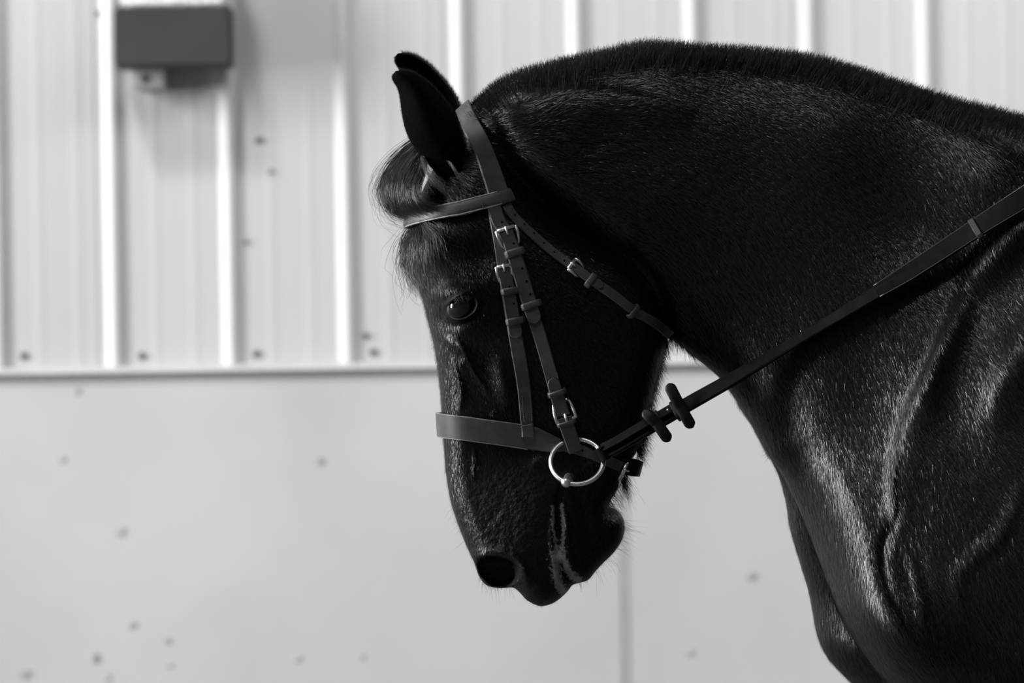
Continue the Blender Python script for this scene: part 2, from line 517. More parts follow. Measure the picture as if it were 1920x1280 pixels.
# ridges (path, half width, height) and bumps (cx, cy, rx, ry, degrees, height) in pixels / metres; y guess for perspective
RIDGES = [
    ([(797, 553), (825, 547), (858, 540), (890, 541), (905, 552)], .0060, .0050, -.09),      # brow over the eye
    ([(800, 592), (818, 614), (840, 634), (868, 660), (890, 690)], .0045, .0035, -.075),     # edge of the nasal bone
    ([(852, 614), (860, 636), (872, 662), (886, 692), (904, 720), (918, 738)], .0021, .0042, -.08),   # vein
    ([(849, 668), (857, 700), (865, 735), (860, 775)], .0030, .0034, -.07),
    ([(872, 664), (861, 690)], .0020, .0030, -.07),
    ([(930, 665), (940, 705), (950, 745), (955, 770)], .0085, .0050, -.085),                 # facial crest
    ([(915, 782), (932, 766)], .0016, .0016, -.075),
    ([(890, 835), (889, 870), (886, 905)], .0020, .0016, -.055),
    ([(855, 850), (850, 900), (862, 960), (880, 1010)], .0050, .0018, -.05),
    ([(886, 1052), (900, 1041), (920, 1034), (945, 1034), (968, 1045), (983, 1066), (988, 1092), (982, 1108)], .0050, .0055, -.06),   # nostril rim
    ([(1000, 885), (1010, 860), (1040, 850)], .006, .003, -.06),
    ([(1056, 895), (1048, 930), (1046, 970), (1047, 1010), (1049, 1050)], .0042, -.0075, -.055),           # mouth line
    ([(1036, 960), (1034, 1000), (1036, 1040), (1042, 1080), (1056, 1108)], .0038, .0042, -.05),
    ([(1062, 950), (1063, 1000), (1068, 1045), (1085, 1080)], .0045, .0042, -.048),
    ([(1047, 1050), (1056, 1072), (1066, 1086), (1078, 1095)], .0040, -.0080, -.045),
    ([(1000, 470), (1070, 500), (1150, 560), (1200, 620)], .012, .0022, -.09),
    # neck
    ([(1300, 212), (1250, 200), (1200, 188), (1120, 176), (1040, 178), (960, 196), (895, 222), (870, 240)], .0075, .0085, -.055, 4.0),     # muscle under the mane
    ([(1180, 440), (1240, 500), (1290, 580), (1330, 650), (1340, 690)], .0140, -.0050, -.08),
    ([(1130, 445), (1175, 470), (1215, 505), (1245, 560), (1258, 610), (1262, 650)], .0060, -.0050, -.08),
    ([(1462, 640), (1480, 720), (1490, 800), (1506, 870), (1528, 940), (1550, 1005)], .0170, -.0060, -.12),      # jugular groove
    ([(1530, 520), (1545, 700), (1560, 820), (1590, 920), (1620, 1040)], .0320, .0025, -.14, 1.6),                      # brachiocephalic muscle
    # shoulder
    ([(1830, 520), (1795, 580), (1765, 648), (1738, 710), (1716, 760), (1697, 812), (1684, 870), (1676, 930), (1670, 1000)], .0085, .0110, -.19, 3.0),
    ([(1830, 530), (1795, 580), (1768, 640), (1742, 700), (1718, 760)], .0070, .0060, -.19, 2.0),
    ([(1690, 835), (1680, 875), (1676, 920), (1673, 960), (1668, 1000)], .0022, .0028, -.2),
    ([(1690, 930), (1672, 985), (1660, 1030), (1662, 1090), (1690, 1150), (1730, 1200)], .0060, -.0050, -.21),
    ([(2020, 460), (1965, 540), (1925, 610), (1895, 670), (1872, 730), (1858, 800)], .0130, .0125, -.22, 2.4),
    ([(2000, 350), (1960, 380), (1915, 415), (1872, 455), (1838, 497), (1805, 540)], .0150, .0190, -.15, 1.6),
    ([(1735, 1190), (1728, 1150), (1722, 1110), (1712, 1060), (1700, 1020)], .0060, .0030, -.21),
    ([(1810, 1170), (1799, 1130), (1796, 1095), (1808, 1060), (1838, 1030), (1870, 1000), (1895, 950), (1910, 890)], .0090, .0028, -.23),
    ([(1640, 1205), (1660, 1230), (1680, 1255), (1720, 1300)], .0040, .0050, -.2, 2.0),
    ([(1760, 640), (1780, 720), (1795, 800), (1815, 900)], .0250, -.0060, -.2),
]
BUMPS = [
    (1675, 1195, 80, 125, -20, .020, -.2),
    (868, 566, 56, 46, 20, .0060, -.10), (822, 592, 20, 34, -15, -.0060, -.085), (1110, 610, 110, 140, 0, .0060, -.09), (905, 700, 40, 45, 20, -.0030, -.075),
    (1000, 700, 30, 80, 0, -.003, -.08), (1118, 985, 40, 45, 0, .0040, -.045), (1700, 1090, 42, 75, -10, -.0080, -.21), (1860, 1190, 70, 90, 0, -.006, -.24),
    (1580, 800, 60, 120, -10, .0050, -.15), (1000, 960, 40, 90, 10, .002, -.057), (855, 480, 40, 30, 0, -.003, -.09), (905, 480, 26, 36, 0, -.006, -.095)]
EYE_C, EYE_A = (867, 575), math.radians(27)
NOS_C = (934, 1071)


def detail(X, Z):
    D = np.zeros_like(X)
    for path, w, h, y, *asy in RIDGES:
        a = np.array(path, float)
        x, z = wp(a[:, 0], a[:, 1], y)
        P = crom(np.stack([x, z], 1), 5)
        wl, wr = (w, w * asy[0]) if asy else (w, w)         # asy: how much wider the right flank is (path running down)
        wm = max(wl, wr)
        lo, hi = P.min(0) - 3.2 * wm, P.max(0) + 3.2 * wm
        m = (X > lo[0]) & (X < hi[0]) & (Z > lo[1]) & (Z < hi[1])
        if not m.any(): continue
        d, f, sd = seg_dist(P, X[m], Z[m], True)
        ww = np.where(sd > 0, wr, wl)
        D[m] += h * np.exp(-0.8 * (d / ww) ** 2) * np.sin(np.pi * np.clip(f, 0.0, 1.0)) ** 0.8
    for cx, cy, rx, ry, deg, h, y in BUMPS:
        x, z = wp(cx, cy, y)
        c, s = math.cos(math.radians(deg)), math.sin(math.radians(deg))
        u = ((X - x) * c - (Z - z) * s) / (rx * PX); v = ((X - x) * s + (Z - z) * c) / (ry * PX)
        D += h * np.exp(-(u * u + v * v))
    # eye opening with lids
    x, z = wp(*EYE_C, -.105)
    c, s = math.cos(EYE_A), math.sin(EYE_A)
    u = ((X - x) * c + (Z - z) * s) / (24 * PX); v = (-(X - x) * s + (Z - z) * c) / (17 * PX)
    r = np.sqrt(u * u + v * v)
    D += .0030 * np.exp(-((r - 1.25) / .20) ** 2) * (1 / (1 + np.exp((v - .2) / .15))) + .0045 * np.exp(-(u / 1.3) ** 2 - ((v - 1.15) / .38) ** 2) - .0020 * np.exp(-((r - 1.75) / .22) ** 2)
    D -= .022 * (1 / (1 + np.exp((r - 1.0) / .045)))
    # nostril
    x, z = wp(*NOS_C, -.058)
    u = (X - x) / (38 * PX); v = (Z - z) / (28 * PX)
    v = v + 0.20 * u - .18 * u * u + .06
    r = (np.abs(u) ** 2.3 + np.abs(v) ** 2.3) ** (1 / 2.3)
    D -= .048 * (1 / (1 + np.exp((r - 0.93) / .060)))
    return D


hT, nT, lT = tps(HEAD_T), tps(NECK_T), tps(LOBE_T, lambda t: LOBE_Y - t)
hP, nP, lP = out_xz(HEAD), out_xz(NECK), out_xz(LOBE, LOBE_Y)
R_NECK = tps([(960, 150, .035), (1220, 100, .035), (1560, 130, .040), (1900, 235, .05), (2500, 350, .14), (3300, 300, .16), (3700, 900, .16), (2500, 1250, .20), (1800, 1330, .12),
              (1600, 1180, .046), (1540, 1040, .050), (1490, 930, .060), (1420, 820, .060), (1350, 700, .070), (1260, 620, .06), (1000, 350, .06), (1560, 500, .06), (1900, 800, .1)], lambda t: 0)
R_HEAD = tps([(800, 400, .055), (800, 560, .050), (825, 700, .030), (832, 850, .027), (870, 1000, .028), (930, 1090, .032), (1010, 1120, .034), (1080, 1085, .028), (1160, 990, .034),
              (1160, 900, .035), (1205, 800, .040), (1245, 650, .045), (1200, 500, .04), (1000, 360, .05), (890, 220, .05), (1000, 700, .05)], lambda t: 0)


def fields(x0, x1, z0, z1, h, det=True):
    xs, zs = np.arange(x0, x1 + h / 2, h), np.arange(z0, z1 + h / 2, h)
    X, Z = np.meshgrid(xs, zs, indexing='ij')
    gh = cushion(sdist(hP, X, Z), hT(X, Z), R_HEAD(X, Z))
    gn = cushion(sdist(nP, X, Z), nT(X, Z), R_NECK(X, Z))
    t_ = np.clip((Z - 1.46) / 0.08, 0, 1) * np.clip((1.635 - Z) / 0.05, 0, 1)
    G = smax(gh, gn, 0.0009 + 0.0024 * t_)
    if det:
        s = np.sqrt(np.maximum(G, 0))
        f = np.clip(s / .030, 0, 1); f = f * f * (3 - 2 * f)
        s2 = np.maximum(s + detail(X, Z) * f, 0.10 * s)
        G = np.where(G > 0, s2 * s2, G)
    L = cushion(sdist(lP, X, Z), lT(X, Z), 0.06)
    return dict(x0=x0, z0=z0, h=h, G=G, L=L, n=G.shape)


def sample(fl, key, X, Z):
    """Catmull-Rom bicubic lookup"""
    A = fl[key]
    u = np.clip((X - fl['x0']) / fl['h'], 1, fl['n'][0] - 3.001); v = np.clip((Z - fl['z0']) / fl['h'], 1, fl['n'][1] - 3.001)
    i, j = u.astype(int), v.astype(int)
    a, b = u - i, v - j

    def w(t):
        return (-.5 * t + t * t - .5 * t ** 3, 1 - 2.5 * t * t + 1.5 * t ** 3, .5 * t + 2 * t * t - 1.5 * t ** 3, -.5 * t * t + .5 * t ** 3)
    wa, wb = w(a), w(b)
    out = 0
    for p in range(4):
        for q in range(4):
            out = out + wa[p] * wb[q] * A[i + p - 1, j + q - 1]
    return out


LEGS = []                                                  # (a, b, ra, rb) capsules, mostly below the picture
for s in (-1, 1):
    xf, yf = 0.66 + 0.02 * s, 0.125 * s
    LEGS += [((xf - .02, yf * .95, .86), (xf, yf, .50), .088, .052), ((xf, yf, .50), (xf - .005, yf, .46), .054, .050), ((xf - .005, yf, .46), (xf, yf, .24), .038, .034),
             ((xf, yf, .24), (xf - .05, yf, .12), .044, .036), ((xf - .05, yf, .12), (xf - .075, yf, .055), .045, .055)]
    xh, yh = 1.88 + 0.05 * s, 0.13 * s
    LEGS += [((xh - .05, yh, .98), (xh - .14, yh, .78), .16, .10), ((xh - .14, yh, .78), (xh + .06, yh, .56), .10, .055), ((xh + .06, yh, .56), (xh + .02, yh, .24), .050, .038),
             ((xh + .02, yh, .24), (xh - .04, yh, .12), .046, .038), ((xh - .04, yh, .12), (xh - .07, yh, .055), .046, .056)]


def body_F(G, L, X, Y, Z, legs=False):
    a = (Y * Y - G) / 0.2
    b_ = ((Y - LOBE_Y) ** 2 - L) / 0.2
    F = -smax(-a, -b_, 0.006)
    if legs:
        for p, q, ra, rb in LEGS:
            p, q = np.array(p), np.array(q)
            e = q - p
            t = np.clip(((X - p[0]) * e[0] + (Y - p[1]) * e[1] + (Z - p[2]) * e[2]) / (e @ e), 0, 1)
            d = np.sqrt((X - p[0] - t * e[0]) ** 2 + (Y - p[1] - t * e[1]) ** 2 + (Z - p[2] - t * e[2]) ** 2) - (ra + (rb - ra) * t)
            F = -smax(-F, -d, 0.03)
        F = np.maximum(F, 0.004 - Z)
    return F


def surface_nets(F, org, h):
    """zero surface of F sampled on a grid -> verts, quads"""
    S = F < 0
    nx, ny, nz = F.shape
    cnt = np.zeros((nx - 1, ny - 1, nz - 1), np.int8)
    for i in (0, 1):
        for j in (0, 1):
            for k in (0, 1):
                cnt += S[i:nx - 1 + i, j:ny - 1 + j, k:nz - 1 + k]
    I, J, K = np.nonzero((cnt > 0) & (cnt < 8))
    idx = np.full(cnt.shape, -1, np.int32)
    idx[I, J, K] = np.arange(len(I))
    acc = np.zeros((len(I), 3)); num = np.zeros(len(I))
    cor = [(i, j, k) for i in (0, 1) for j in (0, 1) for k in (0, 1)]
    for c0 in cor:
        for ax in range(3):
            if c0[ax]: continue
            c1 = list(c0); c1[ax] = 1
            fa = F[I + c0[0], J + c0[1], K + c0[2]]; fb = F[I + c1[0], J + c1[1], K + c1[2]]
            m = (fa < 0) != (fb < 0)
            t = np.where(m, fa / np.where(m, fa - fb, 1), 0)
            p = np.zeros((len(I), 3)) + np.array(c0)
            p[:, ax] += t
            acc += p * m[:, None]; num += m
    V = (acc / num[:, None] + np.stack([I, J, K], 1)) * h + np.array(org)
    Q = []
    for ax in range(3):
        a, b = [(1, 2), (2, 0), (0, 1)][ax]
        sl0 = [slice(None)] * 3; sl1 = [slice(None)] * 3
        sl0[ax] = slice(0, -1); sl1[ax] = slice(1, None)
        A, B = S[tuple(sl0)], S[tuple(sl1)]
        E = np.stack(np.nonzero(A != B), 1)
        ok = (E[:, a] > 0) & (E[:, b] > 0) & (E[:, a] < F.shape[a] - 1) & (E[:, b] < F.shape[b] - 1)
        E = E[ok]
        flip = A[tuple(E.T)]
        def at(da, db):
            q = E.copy(); q[:, a] -= da; q[:, b] -= db
            return idx[tuple(q.T)]
        q = np.stack([at(1, 1), at(0, 1), at(0, 0), at(1, 0)], 1)
        q = np.where(flip[:, None], q, q[:, ::-1])
        Q.append(q)
    return V, np.concatenate(Q)


# fine part in view
FX0, FX1 = float(wp(715, 640)[0]), float(wp(2000, 640)[0])
FZ0, FZ1 = float(wp(960, 1330)[1]), float(wp(960, 60)[1])
FINE = fields(FX0 - .03, FX1 + .03, FZ0 - .03, FZ1 + .03, 0.0014)
HV = 0.0023


def make_fine():
    xs, ys, zs = np.arange(FX0, FX1, HV), np.arange(-0.30, 0.30, HV), np.arange(FZ0, FZ1, HV)
    X, Z = np.meshgrid(xs, zs, indexing='ij')
    G = sample(FINE, 'G', X, Z).astype(np.float32)[:, None, :]; L = sample(FINE, 'L', X, Z).astype(np.float32)[:, None, :]
    Y = ys.astype(np.float32)[None, :, None]
    F = body_F(G, L, None, Y, None)
    V, Q = surface_nets(F, (xs[0], ys[0], zs[0]), HV)
    e = 0.0008
    for it in range(3):
        x, y, z = V.T
        g0, l0 = sample(FINE, 'G', x, z), sample(FINE, 'L', x, z)
        f0 = body_F(g0, l0, x, y, z)
        dx = (body_F(sample(FINE, 'G', x + e, z), sample(FINE, 'L', x + e, z), x, y, z) - body_F(sample(FINE, 'G', x - e, z), sample(FINE, 'L', x - e, z), x, y, z)) / (2 * e)
        dz = (body_F(sample(FINE, 'G', x, z + e), sample(FINE, 'L', x, z + e), x, y, z) - body_F(sample(FINE, 'G', x, z - e), sample(FINE, 'L', x, z - e), x, y, z)) / (2 * e)
        dy = (body_F(g0, l0, x, y + e, z) - body_F(g0, l0, x, y - e, z)) / (2 * e)
        N = np.stack([dx, dy, dz], 1)
        n2 = (N * N).sum(1) + 1e-9
        if it < 2:
            st = N * (f0 / n2)[:, None]
            ln = np.linalg.norm(st, axis=1, keepdims=True)
            V = V - st * np.minimum(1, 0.001 / np.maximum(ln, 1e-9))
    return V, Q, N / np.sqrt(n2)[:, None]


def make_coarse():
    h = 0.016
    x0, x1, z0, z1 = 0.30, 2.15, -0.03, 1.75
    fl_ = fields(x0 - .05, x1 + .05, z0 - .05, z1 + .05, 0.012, det=False)
    xs, ys, zs = np.arange(x0, x1, h), np.arange(-0.42, 0.42, h), np.arange(z0, z1, h)
    X, Z = np.meshgrid(xs, zs, indexing='ij')
    G, L = sample(fl_, 'G', X, Z)[:, None, :], sample(fl_, 'L', X, Z)[:, None, :]
    F = body_F(G, L, X[:, None, :], ys[None, :, None], Z[:, None, :], legs=True)
    V, Q = surface_nets(F, (xs[0], ys[0], zs[0]), h)
    c = V[Q].mean(1)
    keep = (c[:, 0] > FX1 - 0.030) | (c[:, 2] < FZ0 + 0.030)
    keep &= c[:, 0] > 0.36
    Q = Q[keep]
    use = np.unique(Q)
    mp = np.full(len(V), -1); mp[use] = np.arange(len(use))
    return V[use], mp[Q]


M_COAT, cnt_, cb = new_mat('black_coat', 0.010, 0.48, spec=0.14)
def coat_nodes():
    N, L = cnt_.nodes, cnt_.links
    tc = N.new('ShaderNodeTexCoord')
    pale = N.new('ShaderNodeAttribute'); pale.attribute_name = 'pale'
    skin = N.new('ShaderNodeAttribute'); skin.attribute_name = 'skin'
    no = N.new('ShaderNodeTexNoise'); no.inputs['Scale'].default_value = 240; no.inputs['Detail'].default_value = 3
    L.new(tc.outputs['Object'], no.inputs['Vector'])
    # pale lip edge, broken up by speckles
    ad = N.new('ShaderNodeMath'); ad.operation = 'MULTIPLY_ADD'; ad.inputs[1].default_value = 1.6; ad.inputs[2].default_value = -0.8
    L.new(no.outputs['Fac'], ad.inputs[0])
    sm = N.new('ShaderNodeMath'); sm.operation = 'ADD'
    L.new(pale.outputs['Fac'], sm.inputs[0]); L.new(ad.outputs[0], sm.inputs[1])
    mr = N.new('ShaderNodeMapRange'); mr.inputs['From Min'].default_value = 0.35; mr.inputs['From Max'].default_value = 0.75
    L.new(sm.outputs[0], mr.inputs['Value'])
    n2 = N.new('ShaderNodeTexNoise'); n2.inputs['Scale'].default_value = 14; n2.inputs['Detail'].default_value = 6
    L.new(tc.outputs['Object'], n2.inputs['Vector'])
    rp = N.new('ShaderNodeValToRGB')
    rp.color_ramp.elements[0].position = .35; rp.color_ramp.elements[1].position = .7
    rp.color_ramp.elements[0].color = (.004, .004, .004, 1); rp.color_ramp.elements[1].color = (.007, .007, .007, 1)
    L.new(n2.outputs['Fac'], rp.inputs[0])
    mx = N.new('ShaderNodeMixRGB'); mx.inputs[2].default_value = (.30, .30, .30, 1)
    L.new(mr.outputs[0], mx.inputs[0]); L.new(rp.outputs[0], mx.inputs[1])
    L.new(mx.outputs[0], cb.inputs['Base Color'])
    n4 = N.new('ShaderNodeTexNoise'); n4.inputs['Scale'].default_value = 95; n4.inputs['Detail'].default_value = 3
    L.new(tc.outputs['Object'], n4.inputs['Vector'])
    mu = N.new('ShaderNodeMath'); mu.operation = 'MULTIPLY'
    L.new(n4.outputs['Fac'], mu.inputs[0]); L.new(skin.outputs['Fac'], mu.inputs[1])
    b2 = N.new('ShaderNodeBump'); b2.inputs['Strength'].default_value = 0.9; b2.inputs['Distance'].default_value = 0.006
    L.new(mu.outputs[0], b2.inputs['Height'])
    L.new(b2.outputs[0], cb.inputs['Normal'])
    sp = N.new('ShaderNodeMath'); sp.operation = 'MULTIPLY_ADD'; sp.inputs[1].default_value = 0.16; sp.inputs[2].default_value = 0.09
    L.new(skin.outputs['Fac'], sp.inputs[0]); L.new(sp.outputs[0], cb.inputs['Specular IOR Level'])
coat_nodes()

horse = thing('horse', 'black horse in profile with arched neck, wearing a leather bridle', 'horse')
V, Q, NRM = make_fine()
# trim the open fine edge a little so the rest of the body takes over outside the picture
V2, Q2 = make_coarse()


def poly_mask(X, Z, path, w, y, soft=1.0):
    a = np.array(path, float)
    x, z = wp(a[:, 0], a[:, 1], y)
    d, f = seg_dist(crom(np.stack([x, z], 1), 5), X, Z)
    return np.exp(-(d / w) ** 2 * soft)


nv = len(V)
ALLV = np.vstack([V, V2])
body = big_mesh('body', ALLV, np.vstack([Q, Q2 + nv]), M_COAT, horse)
me = body.data
nm = np.zeros((len(ALLV), 3), np.float32)
vn = np.empty(len(ALLV) * 3, np.float32)
me.vertices.foreach_get('normal', vn)
nm[:] = vn.reshape(-1, 3)
nm[:nv] = NRM
me.normals_split_custom_set_from_vertices(nm.tolist())
pale = np.zeros(len(ALLV), np.float32); skin = np.zeros(len(ALLV), np.float32)
near = V[:, 1] < 0.01
x_, z_ = V[near, 0], V[near, 2]
p = 0.72 * poly_mask(x_, z_, [(1036, 950), (1037, 985), (1041, 1015), (1044, 1040)], .0034, -.05)
p = np.maximum(p, 0.92 * poly_mask(x_, z_, [(1043, 1035), (1042, 1060), (1044, 1082), (1052, 1104), (1060, 1116)], .0075, -.045))
p = np.maximum(p, 0.80 * poly_mask(x_, z_, [(1053, 945), (1056, 985), (1056, 1015), (1054, 1040)], .0034, -.05))
p = np.maximum(p, 0.92 * poly_mask(x_, z_, [(1053, 1030), (1058, 1055), (1068, 1074), (1086, 1090)], .0062, -.045))
pale[:nv][near] = p
cx, cz = wp(960, 990, -.055)
skin[:nv] = np.exp(-(((V[:, 0] - cx) / .075) ** 2 + ((V[:, 2] - cz) / .085) ** 2) ** 2)
for nme, arr in (('pale', pale), ('skin', skin)):
    at = me.attributes.new(nme, 'FLOAT', 'POINT')
    at.data.foreach_set('value', arr)


def near_y(x, z):
    """depth of the near skin surface at world x, z"""
    return -np.sqrt(np.maximum(sample(FINE, 'G', np.asarray(x, float), np.asarray(z, float)), 0))


def skin_pt(px, py, off=0.0):
    """point of the near skin under a photo pixel, pushed out by off"""
    y = -0.08
    for _ in range(6):
        x, z = wp(px, py, y)
        y = float(near_y(np.array([x]), np.array([z]))[0]) - off
    x, z = wp(px, py, y)
    return Vector((float(x), y, float(z)))


# ------------------------------------------------------------------ eye
M_EYE, nt, b = new_mat('dark_wet_eye', 0.006, 0.04, spec=0.6)
M_IRIS, nt, b = new_mat('brown_iris', 0.02, 0.3)
ex, ez = wp(*EYE_C, -.09)
ey = float(near_y(np.array([ex + .045]), np.array([ez - .01]))[0])
for side, nme in ((1, 'eye'), (-1, 'eye')):
    c = (float(ex), side * (ey + 0.0165), float(ez))
    ev, ef = sphere(c, 0.0205, 32, 20)
    eo = mesh_obj(nme, ev, ef, M_EYE, horse)
    if side == 1: tag(eo, 'dark glossy eye of the horse')


# ------------------------------------------------------------------ ears
def make_ear(front, backe, dpx, dpy, ybase, ytip, side, mat):
    """cupped leaf between a front and a back edge listed from tip to base (pixels)"""
    f = crom(np.array(front, float), 5); g = crom(np.array(backe, float), 5)
    n = 34
    def res(a):
        L = np.concatenate([[0], np.cumsum(np.linalg.norm(np.diff(a, axis=0), axis=1))]) ; L /= L[-1]
        t = np.linspace(0, 1, n)
        return np.stack([np.interp(t, L, a[:, 0]), np.interp(t, L, a[:, 1])], 1)
    f, g = res(f), res(g)
    m = 17
    layers = []
    for inner in (0, 1):
        rows = []
        for i in range(n):
            t = i / (n - 1)
            yb = ytip + (ybase - ytip) * t
            wid = np.linalg.norm(f[i] - g[i]) * PX
            for j in range(m):
                u = j / (m - 1)
                q = f[i] * (1 - u) + g[i] * u
                bul = 0.48 * wid * math.sin(math.pi * (0.06 + 0.88 * u)) * (1 - .25 * t)
                if inner: bul -= 0.0035 * (math.sin(math.pi * u) ** .3 if 0 < u < 1 else 0) * min(1, t * 6)
                rows.append(W3(q[0] + dpx, q[1] + dpy, yb - side * bul))
        layers.append(rows)
    V = layers[0] + layers[1]
    F = []
    N_ = n * m
    for i in range(n - 1):
        for j in range(m - 1):
            a = i * m + j
            F.append((a, a + m, a + m + 1, a + 1)); F.append((N_ + a, N_ + a + 1, N_ + a + m + 1, N_ + a + m))
        for j in (0, m - 1):
            a = i * m + j
            F.append((a, N_ + a, N_ + a + m, a + m) if j == 0 else (a, a + m, N_ + a + m, N_ + a))
    for i in (0, n - 1):
        for j in range(m - 1):
            a = i * m + j
            F.append((a, a + 1, N_ + a + 1, N_ + a) if i == 0 else (a, N_ + a, N_ + a + 1, a + 1))
    o = mesh_obj('ear', V, F, mat, horse)
    return o, f + np.array([dpx, dpy]), g + np.array([dpx, dpy])


M_EAR, nt, b = new_mat('ear_fur', 0.002, 0.8, spec=0.02)
noise_mix(nt, b, .0015, .003, 300)
EF = [(741, 134), (735, 142), (737, 152), (746, 166), (751, 190), (755, 220), (763, 250), (776, 274), (793, 297), (816, 322), (838, 350), (850, 372)]
EB = [(742, 133), (756, 132), (776, 137), (800, 152), (823, 175), (843, 200), (858, 228), (868, 258), (877, 292), (884, 325), (890, 352), (892, 372)]
ear_n, ef_n, eb_n = make_ear(EF, EB, 0, 0, -.050, -.062, 1, M_EAR)
ear_f, ef_f, eb_f = make_ear(EF, EB, 4, -33, .050, .060, -1, M_EAR)
tag(ear_n, 'near black ear with its back to the viewer'); tag(ear_f, 'far black ear, only its upper edge showing')


# ------------------------------------------------------------------ hair strands
def strands(name, paths, r0, mat, parent, tip=0.15, kind='stuff', label=None):
    """paths (n,k,3) -> one mesh of thin three-sided tapering tubes"""
    P = np.asarray(paths, float)
    n, k, _ = P.shape
    T = np.gradient(P, axis=1)
    T /= np.linalg.norm(T, axis=2, keepdims=True) + 1e-12
    ref = RNG.normal(size=(n, 1, 3))
    U = np.cross(T, ref); U /= np.linalg.norm(U, axis=2, keepdims=True) + 1e-12
    Wv = np.cross(T, U)
    rr = np.asarray(r0, float)
    rr = rr[:, None] if rr.ndim else np.full((n, 1), float(rr))
    R = rr * np.linspace(1, tip, k)[None, :] ** 0.8
    rings = []
    for j in range(3):
        a = 2 * math.pi * j / 3
        rings.append(P + (U * math.cos(a) + Wv * math.sin(a)) * R[:, :, None])
    V = np.stack(rings, 2).reshape(-1, 3)
    base = (np.arange(n)[:, None] * k + np.arange(k - 1)[None, :]) * 3
    F = []
    for j in range(3):
        j2 = (j + 1) % 3
        F.append(np.stack([base + j, base + j2, base + 3 + j2, base + 3 + j], -1).reshape(-1, 4))
    o = big_mesh(name, V, np.concatenate(F), mat, parent, kind)
    if label: o['label'] = label
    return o


M_HAIR, nt, b = new_mat('black_horse_hair', 0.010, 0.30, spec=0.8)
M_FUZZ, nt, b = new_mat('black_short_hair', 0.004, 0.55, spec=0.25)


def grad_n(x, y, z, key='G'):
    e = .002
    gx = (sample(FINE, key, x + e, z) - sample(FINE, key, x - e, z)) / (2 * e)
    gz = (sample(FINE, key, x, z + e) - sample(FINE, key, x, z - e)) / (2 * e)
    N = np.stack([-gx, 2 * y, -gz], -1)
    return N / (np.linalg.norm(N, axis=-1, keepdims=True) + 1e-12)


# hogged mane standing along the crest
CREST = np.array(NECK[0:23], float)
cx_, cz_ = wp(CREST[:, 0], CREST[:, 1])
CR = crom(np.stack([cx_, cz_], 1), 10)
CL = np.concatenate([[0], np.cumsum(np.linalg.norm(np.diff(CR, axis=0), axis=1))])


def crest_at(s):
    x, z = np.interp(s, CL, CR[:, 0]), np.interp(s, CL, CR[:, 1])
    e = .006
    tx = np.interp(s + e, CL, CR[:, 0]) - np.interp(s - e, CL, CR[:, 0]); tz = np.interp(s + e, CL, CR[:, 1]) - np.interp(s - e, CL, CR[:, 1])
    l = np.hypot(tx, tz) + 1e-9
    return x, z, tx / l, tz / l


def make_mane():
    n = 26000
    s = RNG.uniform(0.0, CL[-1], n)
    x, z, tx, tz = crest_at(s)
    nx, nz = -tz, tx                                       # outward, up
    d = np.abs(RNG.normal(0, .020, n)) * (0.6 + 0.4 * np.clip(s / .3, 0, 1))
    d = np.where(RNG.random(n) < .35, RNG.uniform(0, .004, n), d)
    d = np.clip(d, 0.0006, .060)
    side = np.where(RNG.random(n) < .75, -1, 1)
    rx, rz = x - nx * d, z - nz * d
    ry = side * np.sqrt(np.maximum(sample(FINE, 'G', rx, rz), 0))
    ry = np.where(d < .005, ry * RNG.uniform(0, 1, n), ry)
    N = grad_n(rx, ry, rz)
    lean = RNG.normal(.25, .22, n) + np.clip(.5 - s * 3, 0, .5) * -0.6
    D = np.stack([nx + lean * tx, RNG.normal(0, .18, n), nz + lean * tz], 1) + N * (.30 + RNG.normal(0, .08, n))[:, None]
    D /= np.linalg.norm(D, axis=1, keepdims=True)
    ln = np.clip(RNG.normal(.0125, .0028, n), .005, .020) + np.minimum(d, .03) * .45
    ln *= np.clip(.45 + s * 6, 0, 1)
    P0 = np.stack([rx, ry, rz], 1) - N * .001
    k = np.linspace(0, 1, 4)
    bend = np.stack([tx * .15, np.zeros(n), tz * .15], 1) * RNG.normal(.4, .5, n)[:, None]
    P = P0[:, None] + (D[:, None] * k[None, :, None] + bend[:, None] * (k ** 2)[None, :, None]) * ln[:, None, None]
    return strands('mane', P, RNG.uniform(.00022, .00042, n), M_FUZZ, horse, label='short clipped black mane standing along the crest')


make_mane()


